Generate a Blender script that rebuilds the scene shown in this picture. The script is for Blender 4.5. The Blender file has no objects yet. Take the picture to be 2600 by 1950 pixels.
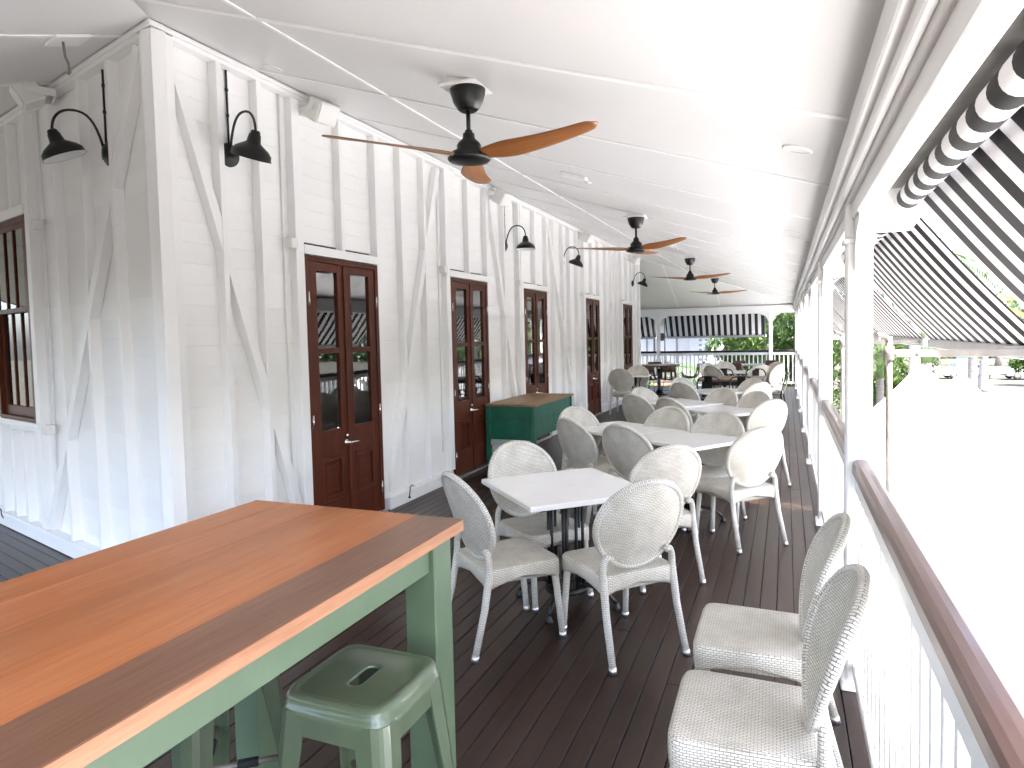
import bpy, bmesh, math, random
from mathutils import Vector, Matrix
random.seed(7)
R = math.radians
scene = bpy.context.scene
COL = scene.collection

# ------------------------------------------------------------------ camera
YAW, PIT, ROL = 0.388501, 0.049818, -0.022473
cy_, sy_, cp_, sp_, cr_, sr_ = math.cos(YAW), math.sin(YAW), math.cos(PIT), math.sin(PIT), math.cos(ROL), math.sin(ROL)
FW = Vector((-sy_*cp_, cy_*cp_, -sp_)); RT = Vector((cy_, sy_, 0)); UP = RT.cross(FW)
RT2 = RT*cr_ + UP*sr_; UP2 = -RT*sr_ + UP*cr_
cam_d = bpy.data.cameras.new('camera'); cam = bpy.data.objects.new('camera', cam_d); COL.objects.link(cam)
M = Matrix((( RT2.x, UP2.x, -FW.x, 0), (RT2.y, UP2.y, -FW.y, 0), (RT2.z, UP2.z, -FW.z, 1.65), (0, 0, 0, 1)))
cam.matrix_world = M
cam_d.sensor_width = 36; cam_d.sensor_fit = 'HORIZONTAL'
cam_d.lens = 1700/2600*36; cam_d.shift_y = -38.74/2600
cam_d.clip_start = 0.05; cam_d.clip_end = 3000
scene.camera = cam

# ------------------------------------------------------------------ sky, sun, exposure
SUN_EL, SUN_AZ = R(62), math.atan2(0.80, -0.60)          # azimuth measured from +Y towards +X
w = bpy.data.worlds.new('World'); scene.world = w; w.use_nodes = True
wn = w.node_tree.nodes; wl = w.node_tree.links
sky = wn.new('ShaderNodeTexSky'); sky.sky_type = 'NISHITA'; sky.sun_disc = False
sky.sun_elevation = SUN_EL; sky.sun_rotation = SUN_AZ; sky.air_density = 0.75; sky.dust_density = 3.5; sky.ozone_density = 1.0
wl.new(sky.outputs[0], wn['Background'].inputs[0]); wn['Background'].inputs[1].default_value = 0.15
sd = bpy.data.lights.new('sun', 'SUN'); so = bpy.data.objects.new('sun', sd); COL.objects.link(so)
sd.energy = 4.0; sd.angle = R(0.53); sd.color = (1.0, 0.955, 0.89)
sdir = Vector((math.cos(SUN_EL)*math.sin(SUN_AZ), math.cos(SUN_EL)*math.cos(SUN_AZ), math.sin(SUN_EL)))
so.rotation_euler = (-sdir).to_track_quat('-Z', 'Y').to_euler(); so.location = (10, -10, 30)
vs = scene.view_settings; vs.view_transform = 'Standard'; vs.look = 'None'; vs.gamma = 1.0; vs.use_curve_mapping = False
vs.exposure = 3.65
scene.cycles.use_denoising = True
scene.cycles.max_bounces = 10; scene.cycles.diffuse_bounces = 8; scene.cycles.glossy_bounces = 4; scene.cycles.transparent_max_bounces = 12
scene.cycles.sample_clamp_indirect = 6.0

# ------------------------------------------------------------------ materials
MATS = {}
def nodes(name):
    m = bpy.data.materials.new(name); m.use_nodes = True; MATS[name] = m
    nt = m.node_tree; return m, nt.nodes, nt.links, nt.nodes['Principled BSDF']
def ramp(n, c0, c1, p0=0.3, p1=0.7):
    r = n.new('ShaderNodeValToRGB'); e = r.color_ramp.elements
    e[0].color = (*c0, 1); e[1].color = (*c1, 1); e[0].position = p0; e[1].position = p1; return r
def plain(name, c0, c1=None, rough=0.5, scale=6.0, bump=0.0, bscale=60.0, metal=0.0, spec=0.5, stretch=None, coat=0.0, detail=4.0, rvar=0.0, objvar=0.0):
    """noise-mottled colour between c0 and c1, optional bump, roughness variation and a tone per object"""
    m, n, l, p = nodes(name)
    c1 = c1 or c0
    tc = n.new('ShaderNodeTexCoord'); mp = n.new('ShaderNodeMapping'); l.new(tc.outputs['Object'], mp.inputs[0])
    if stretch: mp.inputs['Scale'].default_value = stretch
    t = n.new('ShaderNodeTexNoise'); t.inputs['Scale'].default_value = scale; t.inputs['Detail'].default_value = detail
    l.new(mp.outputs[0], t.inputs[0])
    r = ramp(n, c0, c1); l.new(t.outputs[0], r.inputs[0]); out = r.outputs[0]
    if objvar:
        oi = n.new('ShaderNodeObjectInfo'); mr = n.new('ShaderNodeMapRange'); mr.inputs[3].default_value = 1-objvar; mr.inputs[4].default_value = 1+objvar
        l.new(oi.outputs['Random'], mr.inputs[0])
        hv = n.new('ShaderNodeHueSaturation'); l.new(out, hv.inputs['Color']); l.new(mr.outputs[0], hv.inputs['Value']); out = hv.outputs[0]
    l.new(out, p.inputs['Base Color'])
    p.inputs['Roughness'].default_value = rough; p.inputs['Metallic'].default_value = metal; p.inputs['Specular IOR Level'].default_value = spec
    p.inputs['Coat Weight'].default_value = coat
    if rvar:
        mr2 = n.new('ShaderNodeMapRange'); mr2.inputs[3].default_value = max(0.02, rough-rvar); mr2.inputs[4].default_value = rough+rvar
        l.new(t.outputs[0], mr2.inputs[0]); l.new(mr2.outputs[0], p.inputs['Roughness'])
    if bump:
        b = n.new('ShaderNodeBump'); b.inputs['Strength'].default_value = bump; b.inputs['Distance'].default_value = 0.004
        t2 = n.new('ShaderNodeTexNoise'); t2.inputs['Scale'].default_value = bscale; t2.inputs['Detail'].default_value = 3
        l.new(mp.outputs[0], t2.inputs[0]); l.new(t2.outputs[0], b.inputs['Height']); l.new(b.outputs[0], p.inputs['Normal'])
    return m

def wood(name, dark, light, axis='Y', rough=0.35, ring=14.0, fine=140.0, coat=0.0, objvar=0.0, bump=0.15, spec=0.5):
    """grain stretched along one axis"""
    m, n, l, p = nodes(name)
    tc = n.new('ShaderNodeTexCoord'); mp = n.new('ShaderNodeMapping'); l.new(tc.outputs['Object'], mp.inputs[0])
    oi = n.new('ShaderNodeObjectInfo')
    mul = n.new('ShaderNodeVectorMath'); mul.operation = 'SCALE'; mul.inputs['Scale'].default_value = 37.0
    cmb = n.new('ShaderNodeCombineXYZ'); [l.new(oi.outputs['Random'], cmb.inputs[i]) for i in range(3)]
    l.new(cmb.outputs[0], mul.inputs[0]); l.new(mul.outputs[0], mp.inputs['Location'])
    s = {'X': (0.06, 1, 1), 'Y': (1, 0.06, 1), 'Z': (1, 1, 0.06)}[axis]; mp.inputs['Scale'].default_value = s
    t = n.new('ShaderNodeTexNoise'); t.inputs['Scale'].default_value = ring; t.inputs['Detail'].default_value = 5; t.inputs['Distortion'].default_value = 0.6
    l.new(mp.outputs[0], t.inputs[0])
    f = n.new('ShaderNodeTexNoise'); f.inputs['Scale'].default_value = fine; f.inputs['Detail'].default_value = 2; l.new(mp.outputs[0], f.inputs[0])
    mx = n.new('ShaderNodeMix'); mx.data_type = 'FLOAT'; mx.inputs[0].default_value = 0.35; l.new(t.outputs[0], mx.inputs[2]); l.new(f.outputs[0], mx.inputs[3])
    r = ramp(n, dark, light, 0.32, 0.68); l.new(mx.outputs[0], r.inputs[0]); out = r.outputs[0]
    if objvar:
        mr = n.new('ShaderNodeMapRange'); mr.inputs[3].default_value = 1-objvar; mr.inputs[4].default_value = 1+objvar; l.new(oi.outputs['Random'], mr.inputs[0])
        hv = n.new('ShaderNodeHueSaturation'); l.new(out, hv.inputs['Color']); l.new(mr.outputs[0], hv.inputs['Value']); out = hv.outputs[0]
    l.new(out, p.inputs['Base Color']); p.inputs['Roughness'].default_value = rough; p.inputs['Coat Weight'].default_value = coat; p.inputs['Coat Roughness'].default_value = 0.12
    p.inputs['Specular IOR Level'].default_value = spec
    b = n.new('ShaderNodeBump'); b.inputs['Strength'].default_value = bump; b.inputs['Distance'].default_value = 0.002
    l.new(f.outputs[0], b.inputs['Height']); l.new(b.outputs[0], p.inputs['Normal'])
    return m

def wicker(name, c, gap, bw, rh, vert=False):
    """woven resin strands: running-bond lozenges with rounded relief, on UVs in metres"""
    m, n, l, p = nodes(name)
    tc = n.new('ShaderNodeTexCoord'); mp = n.new('ShaderNodeMapping'); l.new(tc.outputs['UV'], mp.inputs[0])
    if vert: mp.inputs['Rotation'].default_value = (0, 0, R(90))
    nz = n.new('ShaderNodeTexNoise'); nz.inputs['Scale'].default_value = 45; l.new(tc.outputs['UV'], nz.inputs[0])
    ad = n.new('ShaderNodeVectorMath'); ad.operation = 'MULTIPLY_ADD'; ad.inputs[1].default_value = (0.0035, 0.0035, 0)
    l.new(nz.outputs['Color'], ad.inputs[0]); l.new(mp.outputs[0], ad.inputs[2])
    br = n.new('ShaderNodeTexBrick'); l.new(ad.outputs[0], br.inputs[0])
    br.offset = 0.5; br.inputs['Scale'].default_value = 100.0; br.inputs['Brick Width'].default_value = bw*100; br.inputs['Row Height'].default_value = rh*100
    br.inputs['Mortar Size'].default_value = rh*20; br.inputs['Mortar Smooth'].default_value = 1.0; br.inputs['Bias'].default_value = 0
    br.inputs['Color1'].default_value = (*c, 1); br.inputs['Color2'].default_value = (*[v*0.90 for v in c], 1); br.inputs['Mortar'].default_value = (*gap, 1)
    n2 = n.new('ShaderNodeTexNoise'); n2.inputs['Scale'].default_value = 7; l.new(tc.outputs['Object'], n2.inputs[0])
    r = ramp(n, (0.84, 0.83, 0.80), (1, 1, 1), 0.35, 0.6); l.new(n2.outputs[0], r.inputs[0])
    mx = n.new('ShaderNodeMix'); mx.data_type = 'RGBA'; mx.blend_type = 'MULTIPLY'; mx.inputs[0].default_value = 1.0
    l.new(br.outputs['Color'], mx.inputs[6]); l.new(r.outputs[0], mx.inputs[7]); l.new(mx.outputs[2], p.inputs['Base Color'])
    iv = n.new('ShaderNodeMath'); iv.operation = 'SUBTRACT'; iv.inputs[0].default_value = 1.0; l.new(br.outputs['Fac'], iv.inputs[1])
    b = n.new('ShaderNodeBump'); b.inputs['Strength'].default_value = 0.9; b.inputs['Distance'].default_value = 0.003
    l.new(iv.outputs[0], b.inputs['Height']); l.new(b.outputs[0], p.inputs['Normal'])
    p.inputs['Roughness'].default_value = 0.42
    return m

plain('white_paint', (0.85, 0.85, 0.84), (0.88, 0.88, 0.875), 0.42, 3.0, 0.18, 45, rvar=0.08)
plain('wall_paint', (0.85, 0.85, 0.835), (0.89, 0.89, 0.88), 0.45, 2.2, 0.35, 38, objvar=0.02)
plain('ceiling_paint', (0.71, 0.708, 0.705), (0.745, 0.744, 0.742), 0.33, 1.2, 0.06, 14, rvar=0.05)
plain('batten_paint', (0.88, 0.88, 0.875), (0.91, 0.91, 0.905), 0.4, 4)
plain('rail_paint', (0.78, 0.78, 0.775), (0.84, 0.84, 0.835), 0.4, 5, 0.15, 40)
plain('speaker_white', (0.76, 0.75, 0.72), (0.80, 0.79, 0.77), 0.5, 8)
plain('black_metal', (0.0022, 0.0022, 0.002), (0.0040, 0.0038, 0.0034), 0.42, 20, 0.1, 200)
plain('fan_black', (0.0025, 0.0025, 0.0025), (0.0042, 0.0042, 0.0042), 0.38, 15)
plain('lamp_inner', (0.85, 0.86, 0.87), None, 0.25)
plain('quartz', (0.86, 0.858, 0.85), (0.90, 0.90, 0.892), 0.16, 9, 0, coat=0.0)
plain('chrome', (0.72, 0.70, 0.66), (0.80, 0.78, 0.75), 0.22, 10, metal=1.0)
plain('aluminium', (0.62, 0.61, 0.60), (0.72, 0.71, 0.70), 0.35, 15, metal=1.0)
plain('galvanised', (0.17, 0.155, 0.135), (0.27, 0.25, 0.22), 0.5, 9, 0.2, 80, metal=0.3)
plain('hood_metal', (0.26, 0.25, 0.235), (0.40, 0.39, 0.365), 0.45, 5, 0.4, 30, metal=0.5)
plain('awning_bar', (0.36, 0.355, 0.35), (0.44, 0.435, 0.43), 0.4, 8)
plain('sage_steel', (0.083, 0.112, 0.066), (0.098, 0.130, 0.078), 0.28, 12, 0.04, 90, coat=0.35)
plain('sage_paint', (0.102, 0.152, 0.088), (0.124, 0.180, 0.106), 0.45, 8, 0.12, 60)
plain('green_paint', (0.003, 0.085, 0.048), (0.007, 0.125, 0.072), 0.45, 7, 0.2, 50)
plain('grey_sheet', (0.36, 0.40, 0.38), (0.42, 0.46, 0.44), 0.5, 5)
plain('rubber', (0.012, 0.012, 0.013), None, 0.7)
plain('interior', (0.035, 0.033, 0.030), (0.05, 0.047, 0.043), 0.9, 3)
plain('interior_floor', (0.05, 0.035, 0.025), None, 0.5)
plain('understructure', (0.012, 0.010, 0.009), (0.02, 0.016, 0.014), 0.9, 5)
wood('deck_wood', (0.0185, 0.0090, 0.0055), (0.038, 0.0190, 0.0115), 'Y', 0.38, 10, 120, objvar=0.16, bump=0.25, spec=0.4)
wood('door_wood', (0.058, 0.0115, 0.0042), (0.105, 0.0225, 0.0078), 'Z', 0.42, 12, 90, spec=0.2)
wood('fan_wood', (0.20, 0.070, 0.018), (0.34, 0.135, 0.040), 'X', 0.38, 16, 100, coat=0.2)
wood('bar_wood', (0.345, 0.105, 0.030), (0.49, 0.178, 0.062), 'Y', 0.27, 9, 130, objvar=0.10, spec=0.32)
wood('bar_wood_dark', (0.145, 0.068, 0.038), (0.225, 0.110, 0.062), 'Y', 0.27, 7, 110, spec=0.32)
wood('bar_edge', (0.34, 0.145, 0.070), (0.50, 0.25, 0.135), 'Y', 0.55, 40, 220, bump=0.6)
wood('rail_wood', (0.135, 0.076, 0.063), (0.225, 0.13, 0.108), 'Y', 0.34, 8, 110, coat=0.25)
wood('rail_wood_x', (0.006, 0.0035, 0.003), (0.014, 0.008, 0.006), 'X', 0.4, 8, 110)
wood('cabinet_top', (0.16, 0.085, 0.042), (0.34, 0.20, 0.10), 'Y', 0.5, 10, 80)
wood('brown_table', (0.10, 0.052, 0.030), (0.19, 0.105, 0.065), 'X', 0.35, 10, 80)
wood('brown_shell', (0.065, 0.026, 0.016), (0.11, 0.046, 0.030), 'Z', 0.4, 14, 80)
wicker('wicker', (0.85, 0.815, 0.73), (0.20, 0.17, 0.115), 0.0215, 0.0086)
wicker('wicker_seat', (0.85, 0.815, 0.73), (0.20, 0.17, 0.115), 0.0205, 0.0082)
wicker('wicker_leg', (0.85, 0.825, 0.76), (0.26, 0.225, 0.17), 0.0220, 0.0085)
wicker('wicker_rim', (0.84, 0.81, 0.74), (0.22, 0.19, 0.135), 0.030, 0.0105)

def glass_mat():
    m, n, l, p = nodes('pane_glass')
    n.remove(p); o = n['Material Output']
    tr = n.new('ShaderNodeBsdfTransparent'); tr.inputs[0].default_value = (0.86, 0.88, 0.87, 1)
    gl = n.new('ShaderNodeBsdfGlossy'); gl.inputs['Roughness'].default_value = 0.012; gl.inputs[0].default_value = (0.95, 0.97, 0.97, 1)
    fr = n.new('ShaderNodeFresnel'); fr.inputs[0].default_value = 2.1
    nz = n.new('ShaderNodeTexNoise'); nz.inputs['Scale'].default_value = 3.0; tc = n.new('ShaderNodeTexCoord'); l.new(tc.outputs['Object'], nz.inputs[0])
    b = n.new('ShaderNodeBump'); b.inputs['Strength'].default_value = 0.03; b.inputs['Distance'].default_value = 0.01; l.new(nz.outputs[0], b.inputs['Height'])
    l.new(b.outputs[0], gl.inputs['Normal'])
    mx = n.new('ShaderNodeMixShader'); l.new(fr.outputs[0], mx.inputs[0]); l.new(tr.outputs[0], mx.inputs[1]); l.new(gl.outputs[0], mx.inputs[2]); l.new(mx.outputs[0], o.inputs[0])
glass_mat()

def stripe_mat(name, axis, period, phase=0.0):
    """woven awning canvas printed in black and white bars; light shines through it a little"""
    m, n, l, p = nodes(name); o = n['Material Output']
    tc = n.new('ShaderNodeTexCoord'); sx = n.new('ShaderNodeSeparateXYZ'); l.new(tc.outputs['Object'], sx.inputs[0])
    a = n.new('ShaderNodeMath'); a.operation = 'MULTIPLY_ADD'; a.inputs[1].default_value = 1/period; a.inputs[2].default_value = phase + 100
    l.new(sx.outputs[axis], a.inputs[0])
    f = n.new('ShaderNodeMath'); f.operation = 'FRACT'; l.new(a.outputs[0], f.inputs[0])
    g = n.new('ShaderNodeMath'); g.operation = 'GREATER_THAN'; g.inputs[1].default_value = 0.5; l.new(f.outputs[0], g.inputs[0])
    nz = n.new('ShaderNodeTexNoise'); nz.inputs['Scale'].default_value = 400; l.new(tc.outputs['Object'], nz.inputs[0])
    rk = ramp(n, (0.010, 0.0085, 0.0085), (0.019, 0.016, 0.016)); rw = ramp(n, (0.66, 0.65, 0.65), (0.73, 0.72, 0.72)); l.new(nz.outputs[0], rk.inputs[0]); l.new(nz.outputs[0], rw.inputs[0])
    mx = n.new('ShaderNodeMix'); mx.data_type = 'RGBA'; l.new(g.outputs[0], mx.inputs[0]); l.new(rk.outputs[0], mx.inputs[6]); l.new(rw.outputs[0], mx.inputs[7])
    l.new(mx.outputs[2], p.inputs['Base Color']); p.inputs['Roughness'].default_value = 0.8
    tl = n.new('ShaderNodeBsdfTranslucent'); l.new(mx.outputs[2], tl.inputs[0])
    ms = n.new('ShaderNodeMixShader'); ms.inputs[0].default_value = 0.14; l.new(p.outputs[0], ms.inputs[1]); l.new(tl.outputs[0], ms.inputs[2]); l.new(ms.outputs[0], o.inputs[0])
stripe_mat('stripe_y', 'Y', 0.192)
stripe_mat('stripe_x', 'X', 0.178)

def leaf_mat(name, c0, c1, tr=0.35, rough=0.45):
    m, n, l, p = nodes(name); o = n['Material Output']
    gm = n.new('ShaderNodeNewGeometry'); r = ramp(n, c0, c1, 0.0, 1.0); l.new(gm.outputs['Random Per Island'], r.inputs[0])
    l.new(r.outputs[0], p.inputs['Base Color']); p.inputs['Roughness'].default_value = rough
    tl = n.new('ShaderNodeBsdfTranslucent'); l.new(r.outputs[0], tl.inputs[0])
    ms = n.new('ShaderNodeMixShader'); ms.inputs[0].default_value = tr; l.new(p.outputs[0], ms.inputs[1]); l.new(tl.outputs[0], ms.inputs[2]); l.new(ms.outputs[0], o.inputs[0])
leaf_mat('leaf_bright', (0.016, 0.050, 0.006), (0.085, 0.140, 0.016), 0.25)
leaf_mat('leaf_dark', (0.008, 0.026, 0.007), (0.035, 0.070, 0.014), 0.25)
leaf_mat('leaf_palm', (0.035, 0.075, 0.018), (0.10, 0.14, 0.04), 0.3)
leaf_mat('leaf_yellow', (0.13, 0.12, 0.02), (0.22, 0.185, 0.035), 0.3)
leaf_mat('leaf_dry', (0.06, 0.06, 0.02), (0.14, 0.115, 0.045), 0.2)
plain('bark', (0.16, 0.13, 0.105), (0.28, 0.24, 0.20), 0.9, 14, 0.6, 40)
plain('palm_bark', (0.20, 0.17, 0.15), (0.34, 0.30, 0.27), 0.85, 3, 0.5, 30, stretch=(0.4, 0.4, 9))
plain('crownshaft', (0.12, 0.20, 0.06), (0.17, 0.26, 0.09), 0.5, 5)
plain('canvas_white', (0.80, 0.80, 0.795), (0.83, 0.83, 0.825), 0.6, 2)
plain('asphalt', (0.022, 0.0215, 0.022), (0.028, 0.0275, 0.028), 0.9, 30, 0.3, 200)
plain('grass_ground', (0.022, 0.021, 0.011), (0.038, 0.032, 0.019), 0.95, 0.6, 0.5, 12)
plain('paving', (0.33, 0.33, 0.325), (0.39, 0.39, 0.385), 0.85, 2, 0.2, 60)
plain('road_line', (0.75, 0.75, 0.73), None, 0.7)
plain('house_white', (0.46, 0.47, 0.475), (0.52, 0.53, 0.535), 0.6, 2)
plain('house_grey', (0.16, 0.17, 0.17), (0.21, 0.22, 0.22), 0.7, 2)
plain('brick_orange', (0.38, 0.15, 0.08), (0.48, 0.22, 0.12), 0.9, 25)
plain('dark_glass', (0.015, 0.017, 0.02), None, 0.06)
plain('car_silver', (0.45, 0.46, 0.47), (0.50, 0.51, 0.52), 0.25, 4, metal=0.5, coat=0.8)
plain('car_white', (0.74, 0.74, 0.74), None, 0.25, coat=0.8)
plain('car_dark', (0.03, 0.032, 0.036), None, 0.25, coat=0.8)
plain('tyre', (0.015, 0.015, 0.015), None, 0.85)
plain('sign_blue', (0.03, 0.16, 0.42), None, 0.5)
plain('red_plastic', (0.45, 0.03, 0.02), None, 0.4)

# ------------------------------------------------------------------ helpers
def new_obj(name, me, mat=None, parent=None, loc=None, rot=None, scale=None):
    o = bpy.data.objects.new(name, me); COL.objects.link(o)
    if me is not None and mat is not None and len(me.materials) == 0: me.materials.append(MATS[mat])
    if parent is not None: o.parent = parent
    if loc is not None: o.location = loc
    if rot is not None: o.rotation_euler = rot
    if scale is not None: o.scale = scale
    return o
def tag(o, label=None, cat=None, group=None, kind=None):
    if label: o['label'] = label
    if cat: o['category'] = cat
    if group: o['group'] = group
    if kind: o['kind'] = kind
    return o
def thing(name, label, cat, loc=(0, 0, 0), rz=0.0, group=None):
    o = bpy.data.objects.new(name, None); COL.objects.link(o); o.empty_display_size = 0.1
    o.location = loc; o.rotation_euler = (0, 0, rz); return tag(o, label, cat, group)
def copy_tree(o, parent=None):
    c = o.copy(); COL.objects.link(c); c.parent = parent
    for ch in list(o.children): copy_tree(ch, c)
    return c
def dup(o, label, loc, rz, group=None):
    c = copy_tree(o); c.location = loc; c.rotation_euler = (0, 0, rz); c['label'] = label
    if group: c['group'] = group
    return c

class G:
    """collects shapes into one bmesh"""
    def __init__(s): s.bm = bmesh.new(); s.uv = s.bm.loops.layers.uv.new('UVMap')
    def face(s, vs, smooth=False):
        try: f = s.bm.faces.new(vs); f.smooth = smooth; return f
        except ValueError: return None
    def box(s, x0, x1, y0, y1, z0, z1, bev=0.0, mtx=None, seg=1):
        b = bmesh.new(); bmesh.ops.create_cube(b, size=1.0)
        for v in b.verts: v.co = Vector(((x0+x1)/2+v.co.x*(x1-x0), (y0+y1)/2+v.co.y*(y1-y0), (z0+z1)/2+v.co.z*(z1-z0)))
        if bev: bmesh.ops.bevel(b, geom=b.edges[:], offset=bev, segments=seg, affect='EDGES', profile=0.5)
        s.merge(b, mtx); return s
    def merge(s, b, mtx=None):
        mp = {}
        for v in b.verts: mp[v] = s.bm.verts.new(mtx @ v.co if mtx else v.co)
        for f in b.faces: s.face([mp[v] for v in f.verts], f.smooth)
        b.free()
    def prism(s, poly, d0, d1, plane='XZ'):
        """extrude a 2D outline; plane names the two axes of the outline"""
        def P(a, b, d): return {'XZ': (a, d, b), 'YZ': (d, a, b), 'XY': (a, b, d)}[plane]
        A = [s.bm.verts.new(P(a, b, d0)) for a, b in poly]; B = [s.bm.verts.new(P(a, b, d1)) for a, b in poly]
        s.face(A); s.face(B[::-1]); k = len(poly)
        for i in range(k): s.face([A[i], B[i], B[(i+1) % k], A[(i+1) % k]])
        return s
    def loft(s, rings, cap0=True, cap1=True, smooth=True, closed=True):
        V = [[s.bm.verts.new(p) for p in r] for r in rings]; k = len(V[0])
        for a, b in zip(V, V[1:]):
            for i in range(k if closed else k-1): s.face([a[i], a[(i+1) % k], b[(i+1) % k], b[i]], smooth)
        if cap0: s.face(V[0][::-1])
        if cap1: s.face(V[-1])
        return s
    def lathe(s, prof, n=20, c=(0, 0, 0), mtx=None, cap0=True, cap1=True, smooth=True):
        T = mtx or Matrix.Translation(c)
        return s.loft([[T @ Vector((r*math.cos(2*math.pi*i/n), r*math.sin(2*math.pi*i/n), z)) for i in range(n)] for r, z in prof], cap0, cap1, smooth)
    def tube(s, pts, r, n=8, cap=True, flat=1.0):
        """round bar along points; r a number or one per point; UV = (around, along) in metres"""
        pts = [Vector(p) for p in pts]; rr = r if isinstance(r, (list, tuple)) else [r]*len(pts)
        up = Vector((0, 0, 1)); rings = []; ln = 0; L = []
        t0 = (pts[1]-pts[0]).normalized(); u = t0.cross(up if abs(t0.z) < 0.9 else Vector((1, 0, 0))).normalized()
        for i, p in enumerate(pts):
            a = pts[max(i-1, 0)]; b = pts[min(i+1, len(pts)-1)]; t = (b-a).normalized()
            u = (u - t*u.dot(t)).normalized(); v = t.cross(u)
            rings.append([p + u*rr[i]*math.cos(2*math.pi*k/n) + v*rr[i]*flat*math.sin(2*math.pi*k/n) for k in range(n)])
            if i: ln += (p-pts[i-1]).length
            L.append(ln)
        V = [[s.bm.verts.new(p) for p in q] for q in rings]
        for i in range(len(V)-1):
            for k in range(n):
                f = s.face([V[i][k], V[i][(k+1) % n], V[i+1][(k+1) % n], V[i+1][k]], True)
                c = 2*math.pi*max(rr[i], .001)/n
                for lp, (a, b) in zip(f.loops, ((k, L[i]), (k+1, L[i]), (k+1, L[i+1]), (k, L[i+1]))): lp[s.uv].uv = (a*c, b); 
                f.tag = True
        if cap: s.face(V[0][::-1]); s.face(V[-1])
        return s
    def boxuv(s):
        s.bm.normal_update()
        for f in s.bm.faces:
            if f.tag: continue
            n = f.normal; ax = max(range(3), key=lambda i: abs(n[i]))
            for lp in f.loops:
                c = lp.vert.co; lp[s.uv].uv = ((c.y, c.z), (c.x, c.z), (c.y, c.x))[ax]
        return s
    def mesh(s, name, mat=None, recalc=True):
        s.boxuv()
        if recalc: bmesh.ops.recalc_face_normals(s.bm, faces=s.bm.faces[:])
        me = bpy.data.meshes.new(name); s.bm.to_mesh(me); s.bm.free()
        if mat: me.materials.append(MATS[mat])
        return me
    def obj(s, name, mat, parent=None, recalc=True, **k): return new_obj(name, s.mesh(name, mat, recalc), None, parent, **k)

_boxes = {}
def box_mesh(mat, sx, sy, sz, bev=0.0):
    """boxes of equal size share their mesh"""
    k = (mat, round(sx, 3), round(sy, 3), round(sz, 3), bev)
    if k not in _boxes: _boxes[k] = G().box(-sx/2, sx/2, -sy/2, sy/2, -sz/2, sz/2, bev).mesh('piece', mat)
    return _boxes[k]
def slab(name, mat, parent, x0, x1, y0, y1, z0, z1, bev=0.0, rot=None):
    return new_obj(name, box_mesh(mat, x1-x0, y1-y0, z1-z0, bev), None, parent, loc=((x0+x1)/2, (y0+y1)/2, (z0+z1)/2), rot=rot)
def bezier(p0, p1, p2, p3, n=10):
    p0, p1, p2, p3 = map(Vector, (p0, p1, p2, p3)); out = []
    for i in range(n+1):
        t = i/n; out.append(p0*(1-t)**3 + p1*3*t*(1-t)**2 + p2*3*t*t*(1-t) + p3*t**3)
    return out
def clip(poly, a, b, c):
    """keep the part of a 2D polygon where a*x + b*y <= c"""
    out = []
    for i, p in enumerate(poly):
        q = poly[(i+1) % len(poly)]; dp = a*p[0]+b*p[1]-c; dq = a*q[0]+b*q[1]-c
        if dp <= 0: out.append(p)
        if dp*dq < 0: t = dp/(dp-dq); out.append((p[0]+(q[0]-p[0])*t, p[1]+(q[1]-p[1])*t))
    return out
# ================================================================== THE PLACE
XW, XB = -3.53, -3.60            # faces of the studs and of the boards behind them
YC, YE, E_ = 3.01, 17.50, 20.80 # building corner, far end of the wall, far balustrade
ZW, KC, K2 = 3.60, 0.3267, 0.374 # ceiling height at the wall, its fall, fall of the far plane
LD = Vector((-math.cos(R(15.5)), math.sin(R(15.5)), 0)); LN = Vector((-math.sin(R(15.5)), -math.cos(R(15.5)), 0))  # left wall: along, outwards
PC = Vector((XW, YC, 0))
LROT = math.atan2(-LD.y, -LD.x)
PX, PW, POSTY = 0.3025, 0.053, [0.60, 3.37, 6.13, 8.90, 11.65, 14.42, 17.18, 19.94]
GZ = -3.4

# ------------------------------------------------------------------ ground, road
tag(G().box(-300, 300, -300, 600, GZ-0.5, GZ).obj('ground', 'grass_ground'), kind='structure')
tag(G().box(-6, 5.4, -9, 21.5, GZ, GZ+.02).obj('courtyard_paving', 'paving'), kind='structure')
road = G(); V = [road.bm.verts.new((x, y, GZ+.03)) for x, y in ((7.6, -40), (60, -40), (90, 59.5), (8, 59.5), (7.6, 40.5))]; road.face(V)
tag(road.obj('road', 'asphalt'), kind='structure')
ln = G(); V = [ln.bm.verts.new((x, y, GZ+.036)) for x, y in ((11.70, 20), (11.82, 20), (11.82, 47.6), (11.70, 47.6))]; ln.face(V)
tag(ln.obj('road_marking', 'road_line'), kind='structure')

# ------------------------------------------------------------------ deck
deck = tag(G().box(-9, 0.36, -2.5, E_+0.1, -0.30, -0.024).obj('deck', 'understructure'), kind='structure')
BP, BWD = 0.094, 0.0885
rb = random.Random(3)
def hip_y(x): return YC - 1.314*(x-XW)
row = 0; x = XW+0.003
while x < 0.33:
    ys = max(hip_y(x)-0.15, -1.6); y = ys; ln_ = rb.choice([2.4, 3.3, 4.2, 1.5, 5.1])
    while y < E_+0.05:
        L = min(ln_, E_+0.05-y)
        if L > 0.02: slab('board', 'deck_wood', deck, x, x+BWD, y, y+L-0.003, -0.022, rb.uniform(-.0006, .0006), 0.0012)
        y += L; ln_ = rb.choice([5.4, 4.8, 5.4, 6.0, 5.7])
    x += BP; row += 1
for k in range(16):                                   # boards along the left wall
    o = PC + LN*(0.004+k*BP+BWD/2)
    c = o + LD*(2.6 - 0.38*k*BP)
    new_obj('board', box_mesh('deck_wood', BWD, 6.0, 0.022, 0.0012), None, deck, loc=(c.x, c.y, -0.016), rot=(0, 0, LROT+R(90)))
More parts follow.
